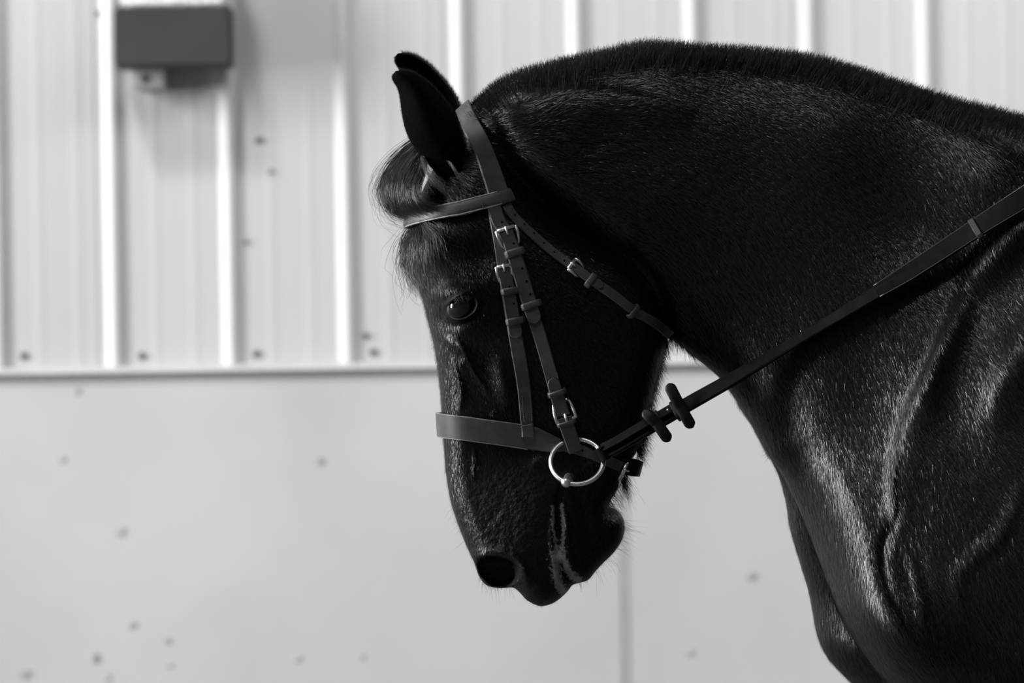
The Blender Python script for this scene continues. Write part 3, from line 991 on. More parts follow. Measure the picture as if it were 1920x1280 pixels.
def guide_strands(guides, n, k, jit, wav, ends=(0, 1)):
    """blend of neighbouring guide curves (px, py, y) with waves"""
    G_ = []
    for g in guides:
        c = crom(np.array(g, float), 8)
        L = np.concatenate([[0], np.cumsum(np.linalg.norm(np.diff(c[:, :2], axis=0), axis=1))]); L /= L[-1]
        t = np.linspace(0, 1, k)
        G_.append(np.stack([np.interp(t, L, c[:, i]) for i in range(3)], 1))
    G_ = np.array(G_)
    u = RNG.uniform(0, len(G_) - 1.001, n)
    i = u.astype(int); f = (u - i)[:, None, None]
    A = G_[i] * (1 - f) + G_[i + 1] * f
    t = np.linspace(0, 1, k)[None, :]
    A[:, :, 0] += RNG.normal(0, jit, (n, 1)) * (0.4 + t) + wav * np.sin(t * RNG.uniform(4, 11, (n, 1)) + RNG.uniform(0, 6.3, (n, 1))) * t
    A[:, :, 1] += RNG.normal(0, jit, (n, 1)) * (0.4 + t) + wav * np.sin(t * RNG.uniform(4, 11, (n, 1)) + RNG.uniform(0, 6.3, (n, 1))) * t
    A[:, :, 2] += RNG.normal(0, .006, (n, 1))
    # some strands stop early
    cut = np.where(RNG.random((n, 1)) < .5, RNG.uniform(.55, 1, (n, 1)), 1.0)
    tt = t * cut
    idx = tt * (k - 1)
    i0 = np.minimum(idx.astype(int), k - 2); fr = (idx - i0)[:, :, None]
    r = np.arange(n)[:, None]
    A = A[r, i0] * (1 - fr) + A[r, i0 + 1] * fr
    x, z = wp(A[:, :, 0], A[:, :, 1], A[:, :, 2])
    return np.stack([x, A[:, :, 2], z], 2)


upper = [[(782, 262, .03), (752, 288, .03), (722, 330, .03), (712, 362, .02), (732, 392, .0), (772, 404, -.01)],
         [(786, 268, .0), (752, 300, .0), (732, 335, -.01), (728, 365, -.02), (745, 392, -.02), (778, 404, -.03)],
         [(790, 276, -.02), (760, 312, -.03), (748, 345, -.04), (750, 375, -.045), (768, 395, -.05), (792, 402, -.06)],
         [(794, 286, -.03), (778, 318, -.05), (768, 348, -.06), (772, 374, -.07), (792, 391, -.075), (815, 398, -.08)],
         [(798, 296, -.04), (794, 328, -.065), (784, 355, -.075), (792, 376, -.085), (815, 388, -.09), (838, 394, -.09)]]
lower = [[(776, 426, .02), (762, 446, .03), (755, 470, .03), (757, 492, .03), (770, 515, .02), (784, 540, .01)],
         [(782, 426, -.01), (768, 448, -.01), (764, 474, -.02), (770, 500, -.02), (780, 522, -.03), (790, 545, -.03)],
         [(788, 425, -.05), (782, 450, -.06), (778, 476, -.065), (785, 502, -.07), (797, 520, -.075), (806, 540, -.08)],
         [(794, 423, -.07), (800, 446, -.085), (798, 472, -.093), (806, 498, -.097), (818, 515, -.10), (826, 528, -.10)],
         [(800, 421, -.08), (818, 440, -.096), (826, 466, -.103), (838, 486, -.107), (848, 502, -.109), (846, 518, -.108)]]
FL = [guide_strands(upper, 1500, 16, 4.5, 2.6), guide_strands(upper[:3], 260, 16, 13, 6), guide_strands(lower, 900, 16, 6, 6.5), guide_strands(lower, 240, 16, 15, 9)]
FL = np.concatenate(FL)
strands('forelock', FL, RNG.uniform(.00016, .00036, len(FL)), M_HAIR, horse, tip=.25, label='wispy black forelock parted by the browband')


def edge_hair(path, n, dirs, l0, l1, y_sd, sag=0.2, yc=0.0, k=5):
    """loose hairs on a silhouette path (pixels); dirs: start and end direction (dx, dy down)"""
    P = crom(np.array(path, float), 8)
    t = RNG.uniform(0, 1, n) * (len(P) - 1)
    i = np.minimum(t.astype(int), len(P) - 2); f = (t - i)[:, None]
    R = P[i] * (1 - f) + P[i + 1] * f
    a = (t / (len(P) - 1))[:, None]
    D = np.array(dirs[0]) * (1 - a) + np.array(dirs[1]) * a + RNG.normal(0, .28, (n, 2))
    D /= np.linalg.norm(D, axis=1, keepdims=True)
    ln = RNG.uniform(l0, l1, (n, 1)) * RNG.uniform(.5, 1, (n, 1))
    y = RNG.normal(yc, y_sd, n)
    kk = np.linspace(0, 1, k)[None, :, None]
    q = R[:, None] - D[:, None] * 4 + D[:, None] * kk * (ln[:, None] + 4) + np.array([0, 1.0])[None, None] * (kk ** 2) * ln[:, None] * sag
    yy = y[:, None] + RNG.normal(0, .004, (n, 1)) * kk[:, :, 0]
    x, z = wp(q[:, :, 0], q[:, :, 1], yy)
    return np.stack([x, yy, z], 2)


jaw = [edge_hair([(1251, 636), (1237, 690), (1221, 755), (1207, 818), (1194, 846)], 1100, ((.25, 1), (.55, .8)), 14, 34, .010),
       edge_hair([(1215, 790), (1207, 825), (1196, 858), (1176, 884)], 220, ((.5, .8), (.5, .9)), 10, 36, .010),
       edge_hair([(1176, 890), (1166, 905), (1152, 930), (1143, 946)], 200, ((.35, 1), (.7, .6)), 16, 40, .008),
       edge_hair([(1172, 893), (1166, 903)], 60, ((.3, 1), (.35, 1)), 40, 62, .004),
       edge_hair([(1254, 628), (1262, 637), (1280, 650), (1300, 668)], 260, ((-.1, 1), (.7, .7)), 8, 30, .012),
       edge_hair([(1430, 835), (1442, 858)], 14, ((-.8, .5), (-.7, .7)), 6, 14, .004)]
jaw = np.concatenate(jaw)
strands('jaw_hair', jaw, RNG.uniform(.00012, .00026, len(jaw)), M_FUZZ, horse, tip=.2, label='loose hairs along the jaw and throat')
wh = [edge_hair([(1169, 975), (1171, 995), (1160, 1022), (1135, 1052), (1115, 1072)], 44, ((1, -.1), (.5, .8)), 18, 52, .015, sag=.25),
      edge_hair([(898, 1080), (915, 1098), (945, 1103), (975, 1111)], 34, ((-.2, 1), (.3, 1)), 10, 32, .012),
      edge_hair([(846, 940), (862, 990), (878, 1030)], 6, ((-.8, .6), (-.4, .9)), 18, 36, .01),
      edge_hair([(1100, 1086), (1085, 1092)], 14, ((.3, 1), (.2, 1)), 8, 20, .01),
      edge_hair([(789, 545), (797, 580), (806, 615), (820, 690), (826, 740), (836, 885)], 420, ((-.7, .7), (-.3, 1)), 3, 8, .012)]
wh = np.concatenate(wh)
strands('whiskers', wh, RNG.uniform(.00010, .00018, len(wh)), M_FUZZ, horse, tip=.2, label='fine whiskers around the muzzle and chin')


def ear_fuzz(fe, be, y0, n, name):
    out = []
    for e, sgn in ((fe, -1), (be, 1)):
        i = RNG.integers(1, len(e) - 5, n)
        p = e[i] + (e[i + 1] - e[i]) * RNG.random((n, 1)) + RNG.normal(0, .8, (n, 2))
        t = e[i + 1] - e[i - 1]
        t /= np.linalg.norm(t, axis=1, keepdims=True) + 1e-9
        nn = np.stack([t[:, 1], -t[:, 0]], 1) * sgn             # outwards
        D = nn * .8 - t * .75 + RNG.normal(0, .2, (n, 2))
        ln = RNG.uniform(3, 8, (n, 1)) * (1.1 if sgn > 0 else .55)
        k = np.linspace(0, 1, 3)[None, :, None]
        q = p[:, None] - nn[:, None] * 2 + D[:, None] * k * ln[:, None]
        yy = (y0 + RNG.normal(0, .002, (n, 1))) * np.ones((1, 3))
        x, z = wp(q[:, :, 0], q[:, :, 1], yy)
        out.append(np.stack([x, yy, z], 2))
    return np.concatenate(out)


ez_ = np.concatenate([ear_fuzz(ef_n, eb_n, -.060, 2600, 'n'), ear_fuzz(ef_f, eb_f, .060, 2400, 'f')])
strands('ear_fringe', ez_, RNG.uniform(.00010, .0002, len(ez_)), M_FUZZ, horse, label='short fur fringing the edges of the ears')
# wisps at the ear base; the light on them is put in as greyer hair
wisps = guide_strands([[(838, 300, -.085), (850, 318, -.092), (862, 338, -.096), (876, 364, -.098)], [(846, 306, -.086), (856, 322, -.092), (870, 335, -.096), (874, 340, -.098)]], 18, 8, 3, 1.5)
w2 = guide_strands([[(792, 292, -.06), (803, 318, -.075), (818, 336, -.085), (832, 346, -.09), (829, 362, -.092)], [(790, 296, -.06), (800, 325, -.078), (815, 345, -.088), (840, 360, -.094), (852, 366, -.096)]], 80, 8, 4.5, 2.0)
M_WISP, nt, b = new_mat('lit_wisp_and_lash_hair', 0.03, 0.35, spec=0.6)
wisps = np.concatenate([wisps, w2])
strands('ear_wisps', wisps, RNG.uniform(.00012, .00020, len(wisps)), M_WISP, horse, tip=.25, label='wisps of black hair at the ear base, greyed as if lit')
# lashes
la = guide_strands([[(848, 559, -.108), (852, 564, -.116), (853, 569, -.119)], [(866, 553, -.112), (868, 559, -.120), (868, 564, -.123)], [(886, 556, -.110), (884, 561, -.117), (881, 565, -.120)]], 60, 5, 1.2, .5)
strands('eyelashes', la, .00016, M_WISP, horse, label='short lashes on the upper lid')


# ------------------------------------------------------------------ coat of short hair over the near side
FLOW = [(900, 230, 1, -.25), (1000, 190, 1, -.3), (1150, 200, 1, .05), (1100, 300, 1, .25), (1000, 400, .9, .35), (1200, 420, .8, .6), (1300, 300, .8, .5), (1300, 520, .7, .9), (1450, 200, .8, .5),
        (1450, 420, .6, .8), (1400, 620, .5, 1), (1600, 300, .6, .7), (1600, 520, .45, .9), (1550, 700, .4, 1), (1500, 860, .25, 1), (1650, 800, .4, 1), (1750, 350, .5, .7), (1800, 480, .5, .9), (1850, 650, .5, .8),
        (1900, 400, .2, .8), (1750, 950, .35, 1), (1880, 900, .7, .7), (1600, 1100, .3, 1), (1750, 1180, .4, 1), (1900, 1150, .4, 1), (830, 500, 0, 1), (880, 450, .4, 1), (865, 620, .2, 1), (950, 600, .5, 1),
        (1100, 600, .8, .8), (1200, 640, .6, 1), (840, 720, .05, 1), (950, 760, .3, 1), (1080, 780, .6, .9), (850, 880, .1, 1), (950, 900, .2, 1), (1060, 900, .4, 1), (900, 1010, .1, 1), (1020, 1050, .1, 1), (1120, 1000, .4, .9)]


def make_coat(n):
    a = np.array(FLOW, float)
    fx, fz = wp(a[:, 0], a[:, 1], -.1)
    # roots: vertices of the near skin, weighted by cell
    ok = np.nonzero((NRM[:, 1] < -0.02) & (V[:, 1] < .16) & (V[:, 0] < FX1 - .004))[0]
    pick = RNG.choice(ok, n)
    R = V[pick] + RNG.normal(0, HV * .5, (n, 3))
    N = NRM[pick]
    # the coat goes on over the body beyond the picture, thinner there
    qc = V2[Q2].mean(1)
    ok2 = np.nonzero((qc[:, 0] < 1.25) & (qc[:, 2] > .55) & (nm[nv:][Q2].mean(1)[:, 1] < 0) & (qc[:, 1] < .1))[0]
    pq = RNG.choice(ok2, n // 5)
    w4 = RNG.dirichlet((1, 1, 1, 1), n // 5)
    R = np.vstack([R, (V2[Q2[pq]] * w4[:, :, None]).sum(1)])
    N2 = (nm[nv:][Q2[pq]] * w4[:, :, None]).sum(1)
    N = np.vstack([N, N2 / np.linalg.norm(N2, axis=1, keepdims=True)])
    n = len(R)
    # keep eye and nostril clear
    ex_, ez2 = wp(*EYE_C, -.105)
    nx_, nz2 = wp(*NOS_C, -.058)
    clear = (((R[:, 0] - ex_) / .026) ** 2 + ((R[:, 2] - ez2) / .020) ** 2 > 1) & (((R[:, 0] - nx_) / .029) ** 2 + ((R[:, 2] - nz2) / .022) ** 2 > 1)
    muz = np.exp(-(((R[:, 0] - float(wp(1010, 0)[0])) / .10) ** 2 + ((R[:, 2] - float(wp(960, 1060)[1])) / .085) ** 2) ** 2)
    muz = np.maximum(muz, np.exp(-(((R[:, 0] - float(wp(930, 0)[0])) / .045) ** 2 + ((R[:, 2] - float(wp(960, 955)[1])) / .06) ** 2) ** 2))
    clear &= RNG.random(n) > muz * .75
    R, N = R[clear], N[clear]; muz = muz[clear]
    n = len(R)
    w = 1 / ((R[:, 0:1] - fx[None]) ** 2 + (R[:, 2:3] - fz[None]) ** 2 + .0004) ** 1.5
    w /= w.sum(1, keepdims=True)
    D = np.stack([w @ a[:, 2], np.zeros(n), -(w @ a[:, 3])], 1)
    # wavy lie
    ph = np.sin(R[:, 0] * 61 + 2.1 * np.sin(R[:, 2] * 37)) + np.sin(R[:, 2] * 73 + 1.7 * np.sin(R[:, 0] * 41))
    ang = .10 * ph + RNG.normal(0, .16, n)
    c, s = np.cos(ang), np.sin(ang)
    D = np.stack([D[:, 0] * c - D[:, 2] * s, D[:, 1], D[:, 0] * s + D[:, 2] * c], 1)
    D -= N * (D * N).sum(1, keepdims=True)
    D /= np.linalg.norm(D, axis=1, keepdims=True) + 1e-9
    S = np.cross(N, D)
    roll = RNG.normal(0, .15, n)[:, None]
    S = S * np.cos(roll) + N * np.sin(roll)
    hx, hz = R[:, 0] - float(wp(985, 0)[0]), R[:, 2] - float(wp(960, 740)[1])
    face = np.clip(1.6 - np.sqrt((hx / .19) ** 2 + (hz / .30) ** 2) * 1.6, 0, 1) ** .5
    L = (RNG.uniform(.007, .015, n) * (1 - .5 * muz) * (1 - .45 * face))[:, None]
    lift = RNG.uniform(.01, .085, n)[:, None]
    wd = RNG.uniform(.00011, .00024, n)[:, None] * (1 - .3 * face[:, None])
    p0 = R - N * .0004
    p1 = R + D * L * .5 + N * (L * lift * .75 + .0002)
    p2 = R + D * L + N * (L * lift * .8)
    VV = np.stack([p0 - S * wd, p0 + S * wd, p1 + S * wd * .8, p1 - S * wd * .8, p2], 1).reshape(-1, 3)
    b_ = (np.arange(n) * 5)[:, None]
    T = np.concatenate([b_ + np.array([0, 1, 2]), b_ + np.array([0, 2, 3]), b_ + np.array([3, 2, 4])])
    o = big_mesh('coat_hair', VV, T, M_COATHAIR, horse, 'stuff')
    o['label'] = 'short sleek black coat hair'
    return o


M_COATHAIR, nt, b = new_mat('sleek_coat_hair', 0.003, 0.32, spec=0.55)
make_coat(430000)


# ------------------------------------------------------------------ tack
M_LEATHER, nt, b = new_mat('dark_leather', 0.045, 0.46, spec=0.45)
noise_mix(nt, b, 0.044, 0.066, 60, bump=0.12, bump_scale=900, bump_dist=.0004)
M_REIN, nt, b = new_mat('black_rein_leather', 0.010, 0.42, spec=0.10)
noise_mix(nt, b, 0.003, 0.006, 70, bump=0.15, bump_scale=700, bump_dist=.0004)
M_REINEDGE, nt, b = new_mat('rein_highlight_keeper', 0.035, 0.3, spec=0.9)  # lighter, glossier colour draws the rein's edge highlights; the keeper shares it
M_RUBBER, nt, b = new_mat('black_rubber', 0.006, 0.5, spec=0.3)
M_EDGE, nt, b = new_mat('worn_leather_edge', 0.16, 0.5)
noise_mix(nt, b, 0.11, 0.22, 90)
M_PIPING, nt, b = new_mat('pale_piping', 0.30, 0.45)
noise_mix(nt, b, 0.22, 0.38, 120)
M_THREAD, nt, b = new_mat('stitching_thread', 0.10, 0.8)
M_HOLE, nt, b = new_mat('punched_hole', 0.002, 0.9, spec=0.1)
M_STEEL, nt, b = new_mat('brushed_steel', 0.62, 0.36, metal=1.0)
noise_mix(nt, b, 0.66, 0.88, 120, bump=0.15, bump_scale=500, bump_dist=.0003)


def blur_field():
    A = np.sqrt(np.maximum(FINE['G'], 0))
    k = 9
    for _ in range(2):
        for ax in (0, 1):
            c = np.cumsum(np.pad(A, [(k + 1, k) if i == ax else (0, 0) for i in (0, 1)], mode='edge'), axis=ax)
            A = (np.take(c, range(2 * k + 1, c.shape[ax]), axis=ax) - np.take(c, range(0, c.shape[ax] - 2 * k - 1), axis=ax)) / (2 * k + 1)
    FINE['B'] = A


blur_field()


def surf_frames(x, z, wid):
    """height (positive, toward the camera) under a strap of this width and its outward normal, for arrays"""
    g = np.sqrt(np.maximum(sample(FINE, 'G', x, z), 0))
    h0 = g.copy()
    for a in np.linspace(0, 2 * math.pi, 8, endpoint=False):
        h0 = np.maximum(h0, sample(FINE, 'B', x + .4 * wid * math.cos(a), z + .4 * wid * math.sin(a)) * .6 + g * .4)
    e = .012
    gx = (sample(FINE, 'B', x + e, z) - sample(FINE, 'B', x - e, z)) / (2 * e)
    gz = (sample(FINE, 'B', x, z + e) - sample(FINE, 'B', x, z - e)) / (2 * e)
    return h0, [Vector((-p, -1, -q)).normalized() for p, q in zip(gx, gz)]


def px_path(pts, wid, off, step=3.0):
    """pixel centre line -> 3d points riding on the skin, and normals"""
    c = crom(np.array(pts, float), 12)
    L = np.concatenate([[0], np.cumsum(np.linalg.norm(np.diff(c, axis=0), axis=1))])
    n = max(6, int(L[-1] / step))
    t = np.linspace(0, L[-1], n)
    q = np.stack([np.interp(t, L, c[:, 0]), np.interp(t, L, c[:, 1])], 1)
    ys = np.full(n, -.08)
    for it in range(4):
        k = (CAM_D + ys) / (CAM_D * PPM)
        dx, dy = (q[:, 0] - 960) * k, (q[:, 1] - 640) * k
        h, Ns = surf_frames(dx * cr - dy * sr, CAM_Z - dx * sr - dy * cr, wid)
        ys = -h - off
    for _ in range(3):
        ys = np.minimum(ys, np.convolve(np.pad(ys, 2, mode='edge'), np.ones(5) / 5, 'valid'))
    P = [W3(q[i, 0], q[i, 1], ys[i]) for i in range(n)]
    return P, Ns, t / L[-1]


def strap_mesh(P, N, wid, th, round0=False, round1=False, crown=0.0):
    """flat strap with softened edges; wid list or number"""
    n = len(P)
    Wd = list(wid) if hasattr(wid, '__len__') else [wid] * n
    L = [0]
    for i in range(1, n): L.append(L[-1] + (P[i] - P[i - 1]).length)
    for i in range(n):
        for on, dist in ((round0, L[i]), (round1, L[-1] - L[i])):
            if on:
                r = Wd[i] / 2 if not hasattr(wid, '__len__') else wid[i] / 2
                if dist < r: Wd[i] = max(.0008, min(Wd[i], 2 * math.sqrt(max(0, r * r - (r - dist) ** 2))))
    V, F = [], []
    m = 0
    for i in range(n):
        a, b_ = P[max(i - 1, 0)], P[min(i + 1, n - 1)]
        T = (b_ - a).normalized()
        Nn = (N[i] - T * N[i].dot(T)).normalized()
        S = T.cross(Nn)
        w, e = Wd[i] / 2, min(th * .35, Wd[i] * .2)
        sec = [(-w, 0), (-w, th - e), (-w + e, th), (-w * .45, th + crown), (w * .45, th + crown), (w - e, th), (w, th - e), (w, 0)]
        m = len(sec)
        for u, v in sec: V.append(P[i] + S * u + Nn * v)
    for i in range(n - 1):
        for j in range(m):
            F.append((i * m + j, (i + 1) * m + j, (i + 1) * m + (j + 1) % m, i * m + (j + 1) % m))
    F.append(tuple(range(m))); F.append(tuple((n - 1) * m + j for j in range(m))[::-1])
    return V, F


def flat_shade(o, ang=40):
    me_ = o.data
    me_.set_sharp_from_angle(angle=math.radians(ang))


def strap(name, pts, wpx, th, off, parent, mat=None, label=None, r0=False, r1=False, crown=0.0):
    """strap laid along pixels; wpx = width in pixels, number or list matching pts"""
    w0 = (max(wpx) if hasattr(wpx, '__len__') else wpx) * PX
    P, N, t = px_path(pts, w0, off)
    if hasattr(wpx, '__len__'):
        c = np.array(pts, float)
        L = np.concatenate([[0], np.cumsum(np.linalg.norm(np.diff(c, axis=0), axis=1))]); L /= L[-1]
        wid = list(np.interp(t, L, wpx) * PX)
    else:
        wid = wpx * PX
    o = mesh_obj(name, *strap_mesh(P, N, wid, th, r0, r1, crown), mat or M_LEATHER, parent)
    flat_shade(o)
    if label: o['label'] = label
    return o, P, N


def wrap(name, pts, wpx, th, off, parent, label=None, crown=0.0, ease=6):
    """strap that runs along the near side and on around the front or top of the head to the far side"""
    c = crom(np.array(pts, float), 14)
    XZ = []
    for q in c:
        y = -.06
        for _ in range(4):
            x, z = wp(q[0], q[1], y)
            y = -float(np.sqrt(np.maximum(sample(FINE, 'G', np.array([x]), np.array([z]))[0], 0)))
        XZ.append((float(x), float(z)))
    XZ = np.array(XZ)
    d = XZ[-1] - XZ[-8]; d /= np.linalg.norm(d)
    g = lambda p: float(sample(FINE, 'G', np.array([p[0]]), np.array([p[1]]))[0])
    a = XZ[-1]; lo, hi = -.01, .06
    if g(a + d * lo) <= 0: lo = -.03
    for _ in range(40):
        mid = (lo + hi) / 2
        if g(a + d * mid) > 0: lo = mid
        else: hi = mid
    edge = a + d * lo
    base = a - d * .035
    keep = [p for p in XZ if (p - base) @ d < 0]
    th_ = np.linspace(0, math.pi / 2, 22)[1:]
    full = [*keep] + [base + (edge - base) * math.sin(q) for q in th_]
    P, N = [], []
    for p in full:
        G0 = max(g(p), 0)
        y = -math.sqrt(G0)
        nn = grad_n(np.array([p[0]]), np.array([y if y < -1e-4 else -1e-4]), np.array([p[1]]))[0]
        nn = Vector(nn).normalized()
        P.append(Vector((p[0], y, p[1])) + nn * off); N.append(nn)
    # ease the line
    for _ in range(ease):
        P = [P[0]] + [(P[i - 1] + P[i] * 2 + P[i + 1]) / 4 for i in range(1, len(P) - 1)] + [P[-1]]
        N = [N[0]] + [(N[i - 1] + N[i] * 2 + N[i + 1]).normalized() for i in range(1, len(N) - 1)] + [N[-1]]
    m = lambda v: Vector((v.x, -v.y, v.z))
    P2 = P + [m(p) for p in P[-2::-1]]
    N2 = N + [m(p) for p in N[-2::-1]]
    n = len(P)
    if hasattr(wpx, '__len__'):
        wl = list(np.interp(np.linspace(0, 1, n), np.linspace(0, 1, len(wpx)), wpx) * PX)
        wid = wl + wl[-2::-1]
    else:
        wid = wpx * PX
    o = mesh_obj(name, *strap_mesh(P2, N2, wid, th, crown=crown), M_LEATHER, parent)
    flat_shade(o)
    if label: o['label'] = label
    return o, P2, N2


def stitches(pts, off, parent, step_px=3.4, name='stitching'):
    P, N, t = px_path(pts, .012, off, step_px)
    parts = []
    for i in range(0, len(P) - 1):
        a, b_ = P[i], P[i].lerp(P[i + 1], .62)
        parts.append(tube([a + N[i] * .0002, b_ + N[i] * .0002], .00042, 5))
    o = mesh_obj(name, *merge(*parts), M_THREAD, parent, kind='stuff')
    return o


def holes(pts, off, parent, r=2.6):
    for px, py in pts:
        P, N, t = px_path([(px - 1, py - 1), (px, py), (px + 1, py + 1)], .01, off)
        c, nn = P[len(P) // 2], N[len(N) // 2]
        v, f = tube([c, c + nn * .0005], [r * PX, r * PX * .9], 10)
        mesh_obj('punch_hole', v, f, M_HOLE, parent, smooth=False)


def local_frame(px, py, ang_deg, off, wid=.02):
    """point on skin and axes: S across, T along (ang: image direction of T, degrees, 0 = right, 90 = down)"""
    P, N, t = px_path([(px - 2, py - 2), (px, py), (px + 2, py + 2)], wid, off)
    c, nn = P[len(P) // 2], N[len(N) // 2]
    a = math.radians(ang_deg)
    T = (W3(px + 10 * math.cos(a), py + 10 * math.sin(a), c.y) - W3(px, py, c.y)).normalized()
    T = (T - nn * T.dot(nn)).normalized()
    return c, T.cross(nn), T, nn


def buckle(px, py, ang, wpx, lpx, off, parent, tongue=True, label='steel roller buckle'):
    """frame: square-shouldered loop; roller bar at the T- end, tongue across it"""
    c, S, T, N = local_frame(px, py, ang, off)
    w, l = wpx * PX / 2, lpx * PX / 2
    pts = []
    pr = lambda s, t, n=0.0: c + S * s + T * t + N * n
    path = [pr(-w, -l, .0008), pr(-w * 1.03, -l * .4, .0022), pr(-w * .96, l * .3, -.0008), pr(-w * .74, l, -.0055), pr(0, l * 1.08, -.0060), pr(w * .74, l, -.0055), pr(w * .96, l * .3, -.0008), pr(w * 1.03, -l * .4, .0022), pr(w, -l, .0008)]
    sm = [Vector(q) for q in crom([tuple(p) for p in path], 5)]
    rr = [.0024 if i < 3 or i > len(sm) - 4 else .0021 for i in range(len(sm))]
    o = bpy.data.objects.new('buckle', None)
    v1, f1 = tube(sm, rr, 8)
    o = mesh_obj('buckle', v1, f1, M_STEEL, parent)
    o['label'] = label
    v2, f2 = tube([pr(-w * .9, -l, .0012), pr(-w * .88, -l, .0012), pr(w * .88, -l, .0012), pr(w * .9, -l, .0012)], [.0018, .0026, .0026, .0018], 12)
    mesh_obj('roller', v2, f2, M_STEEL, o)
    if tongue:
        tp = [pr(0, -l * .25, .0010), pr(0, -l * .55, .0040), pr(0, -l * .85, .0046), pr(0, -l * 1.12, .0040), pr(0, -l * 1.2, .0018)]
        v3, f3 = tube([Vector(q) for q in crom([tuple(p) for p in tp], 4)], .0017, 8)
        mesh_obj('tongue', v3, f3, M_STEEL, o)
    return o


def keeper(px, py, ang, wpx, bpx, off, parent, mat=None, th=.0022):
    """leather loop across a strap; wpx across, bpx along"""
    c, S, T, N = local_frame(px, py, ang, off)
    w = wpx * PX / 2
    P = [c - S * w - N * .006, c - S * (w * 1.0) - N * .0005, c - S * (w * .9) + N * .0008, c + N * .0012, c + S * (w * .9) + N * .0008, c + S * w - N * .0005, c + S * w - N * .006]
    Nn = [-S, (-S + N).normalized(), N, N, N, (S + N).normalized(), S]
    o = mesh_obj('keeper', *strap_mesh(P, Nn, bpx * PX, th, crown=.0003), mat or M_LEATHER, parent)
    flat_shade(o)
    return o


bridle = thing('bridle', 'dark brown-black leather bridle with steel buckles on the horse\'s head', 'bridle')
bridle['label'] = 'dark leather bridle with steel buckles on the black head'

# crown piece over the poll
hp, HPP, HPN = wrap('headpiece', [(938, 384), (930, 358), (917, 322), (902, 280), (888, 243), (878, 216)], [40, 40, 39, 37, 34, 33], .0032, .0060, bridle, ease=110, label='wide headpiece strap over the poll')
# throat strap
tl, _, _ = strap('throatlatch', [(950, 384), (965, 408), (1000, 441), (1036, 472), (1074, 500), (1112, 527), (1150, 553), (1190, 584), (1228, 606), (1257, 628)], [18, 18, 18, 18, 17, 18, 18, 18, 18, 17], .0026, .0025, bridle, label='narrow throat strap running down to the jaw')
holes([(965, 403), (983, 420), (1001, 437), (1020, 455), (1039, 472), (1058, 488)], .0052, tl, 2.0)
ts, _, _ = strap('strap_end', [(1068, 495), (1092, 512), (1112, 526), (1130, 538)], 17, .0024, .0052, bridle, r1=True)
buckle(1080, 501, 36, 25, 20, .006, bridle)
keeper(1108, 524, 36, 23, 12, .0072, bridle)
keeper(1189, 583, 36, 24, 10, .0050, bridle)

# hanger of the noseband
hg, _, _ = strap('noseband_hanger', [(926, 400), (936, 450), (944, 500), (954, 560), (963, 610), (972, 660), (981, 715), (986, 765), (990, 812)], [22, 22, 23, 25, 25, 26, 25, 24, 23], .0030, .0030, bridle, label='straight strap holding up the noseband')
hs, _, _ = strap('strap_end', [(945, 503), (954, 550), (961, 590), (969, 634)], 25, .0026, .0062, bridle, r1=True)
holes([(955, 537), (963, 569)], .0089, hs, 2.0)
buckle(946, 512, 80, 27, 27, .0072, bridle)
keeper(957, 545, 80, 29, 13, .0082, bridle)
keeper(966, 601, 80, 29, 13, .0082, bridle)
stitches([(979, 742), (981, 770), (983, 790), (985, 792)], .0063, hg)
stitches([(994, 738), (996, 765), (998, 790)], .0063, hg)

# noseband
nb, NBP, NBN = wrap('noseband', [(1066, 836), (1030, 829), (1000, 820), (960, 813), (910, 806), (870, 801), (838, 797)], [14, 34, 44, 44, 44, 45, 46], .0045, .0035, bridle, label='broad smooth noseband around the nose')
strap('noseband_loop', [(988, 796), (990, 806), (990, 819)], 23, .0028, .0085, bridle)
nc, _, _ = strap('chin_strap', [(1060, 836), (1085, 842), (1112, 852), (1140, 864), (1164, 874)], [20, 20, 19, 19, 20], .0028, .0030, bridle, label='noseband strap running back under the chin')
holes([(1092, 844)], .0060, nc, 2.2)

# cheekpiece with an upper and a lower length
ck, _, _ = strap('cheekpiece', [(926, 388), (935, 415), (950, 440), (964, 475), (982, 530), (999, 590), (1014, 635), (1030, 690), (1044, 740), (1054, 776)], [26, 26, 26, 26, 26, 25, 24, 24, 25, 25], .0030, .0055, bridle, label='cheek strap from headpiece to bit ring')
ce, _, _ = strap('strap_end', [(949, 434), (962, 472), (976, 515), (990, 560), (1005, 606)], [25, 26, 27, 27, 27], .0028, .0088, bridle, r1=True)
holes([(963, 456), (979, 503), (987, 527), (994, 551)], .0118, ce, 2.3)
holes([(941, 416)], .0088, ck, 2.2)
buckle(953, 443, 72, 37, 31, .0100, bridle)
keeper(965, 473, 72, 31, 15, .0105, bridle)
keeper(996, 571, 72, 32, 13, .0112, bridle)
# lower buckle and the loop round the bit ring
cl, _, _ = strap('strap_end', [(1036, 708), (1044, 738), (1056, 778)], [22, 25, 25], .0026, .0085, bridle, r0=True)
buckle(1057, 771, 252, 36, 34, .0095, bridle)
keeper(1044, 737, 72, 28, 11, .0105, bridle)
rl, _, _ = strap('bit_loop', [(1058, 782), (1066, 806), (1076, 836), (1080, 846)], [27, 28, 27, 27], .0034, .0110, bridle, label='loop of the cheek strap around the bit ring')
keeper(1062, 793, 72, 30, 9, .0125, bridle)
stitches([(1028, 702), (1031, 712)], .0088, cl); stitches([(1044, 698), (1047, 710)], .0088, cl)

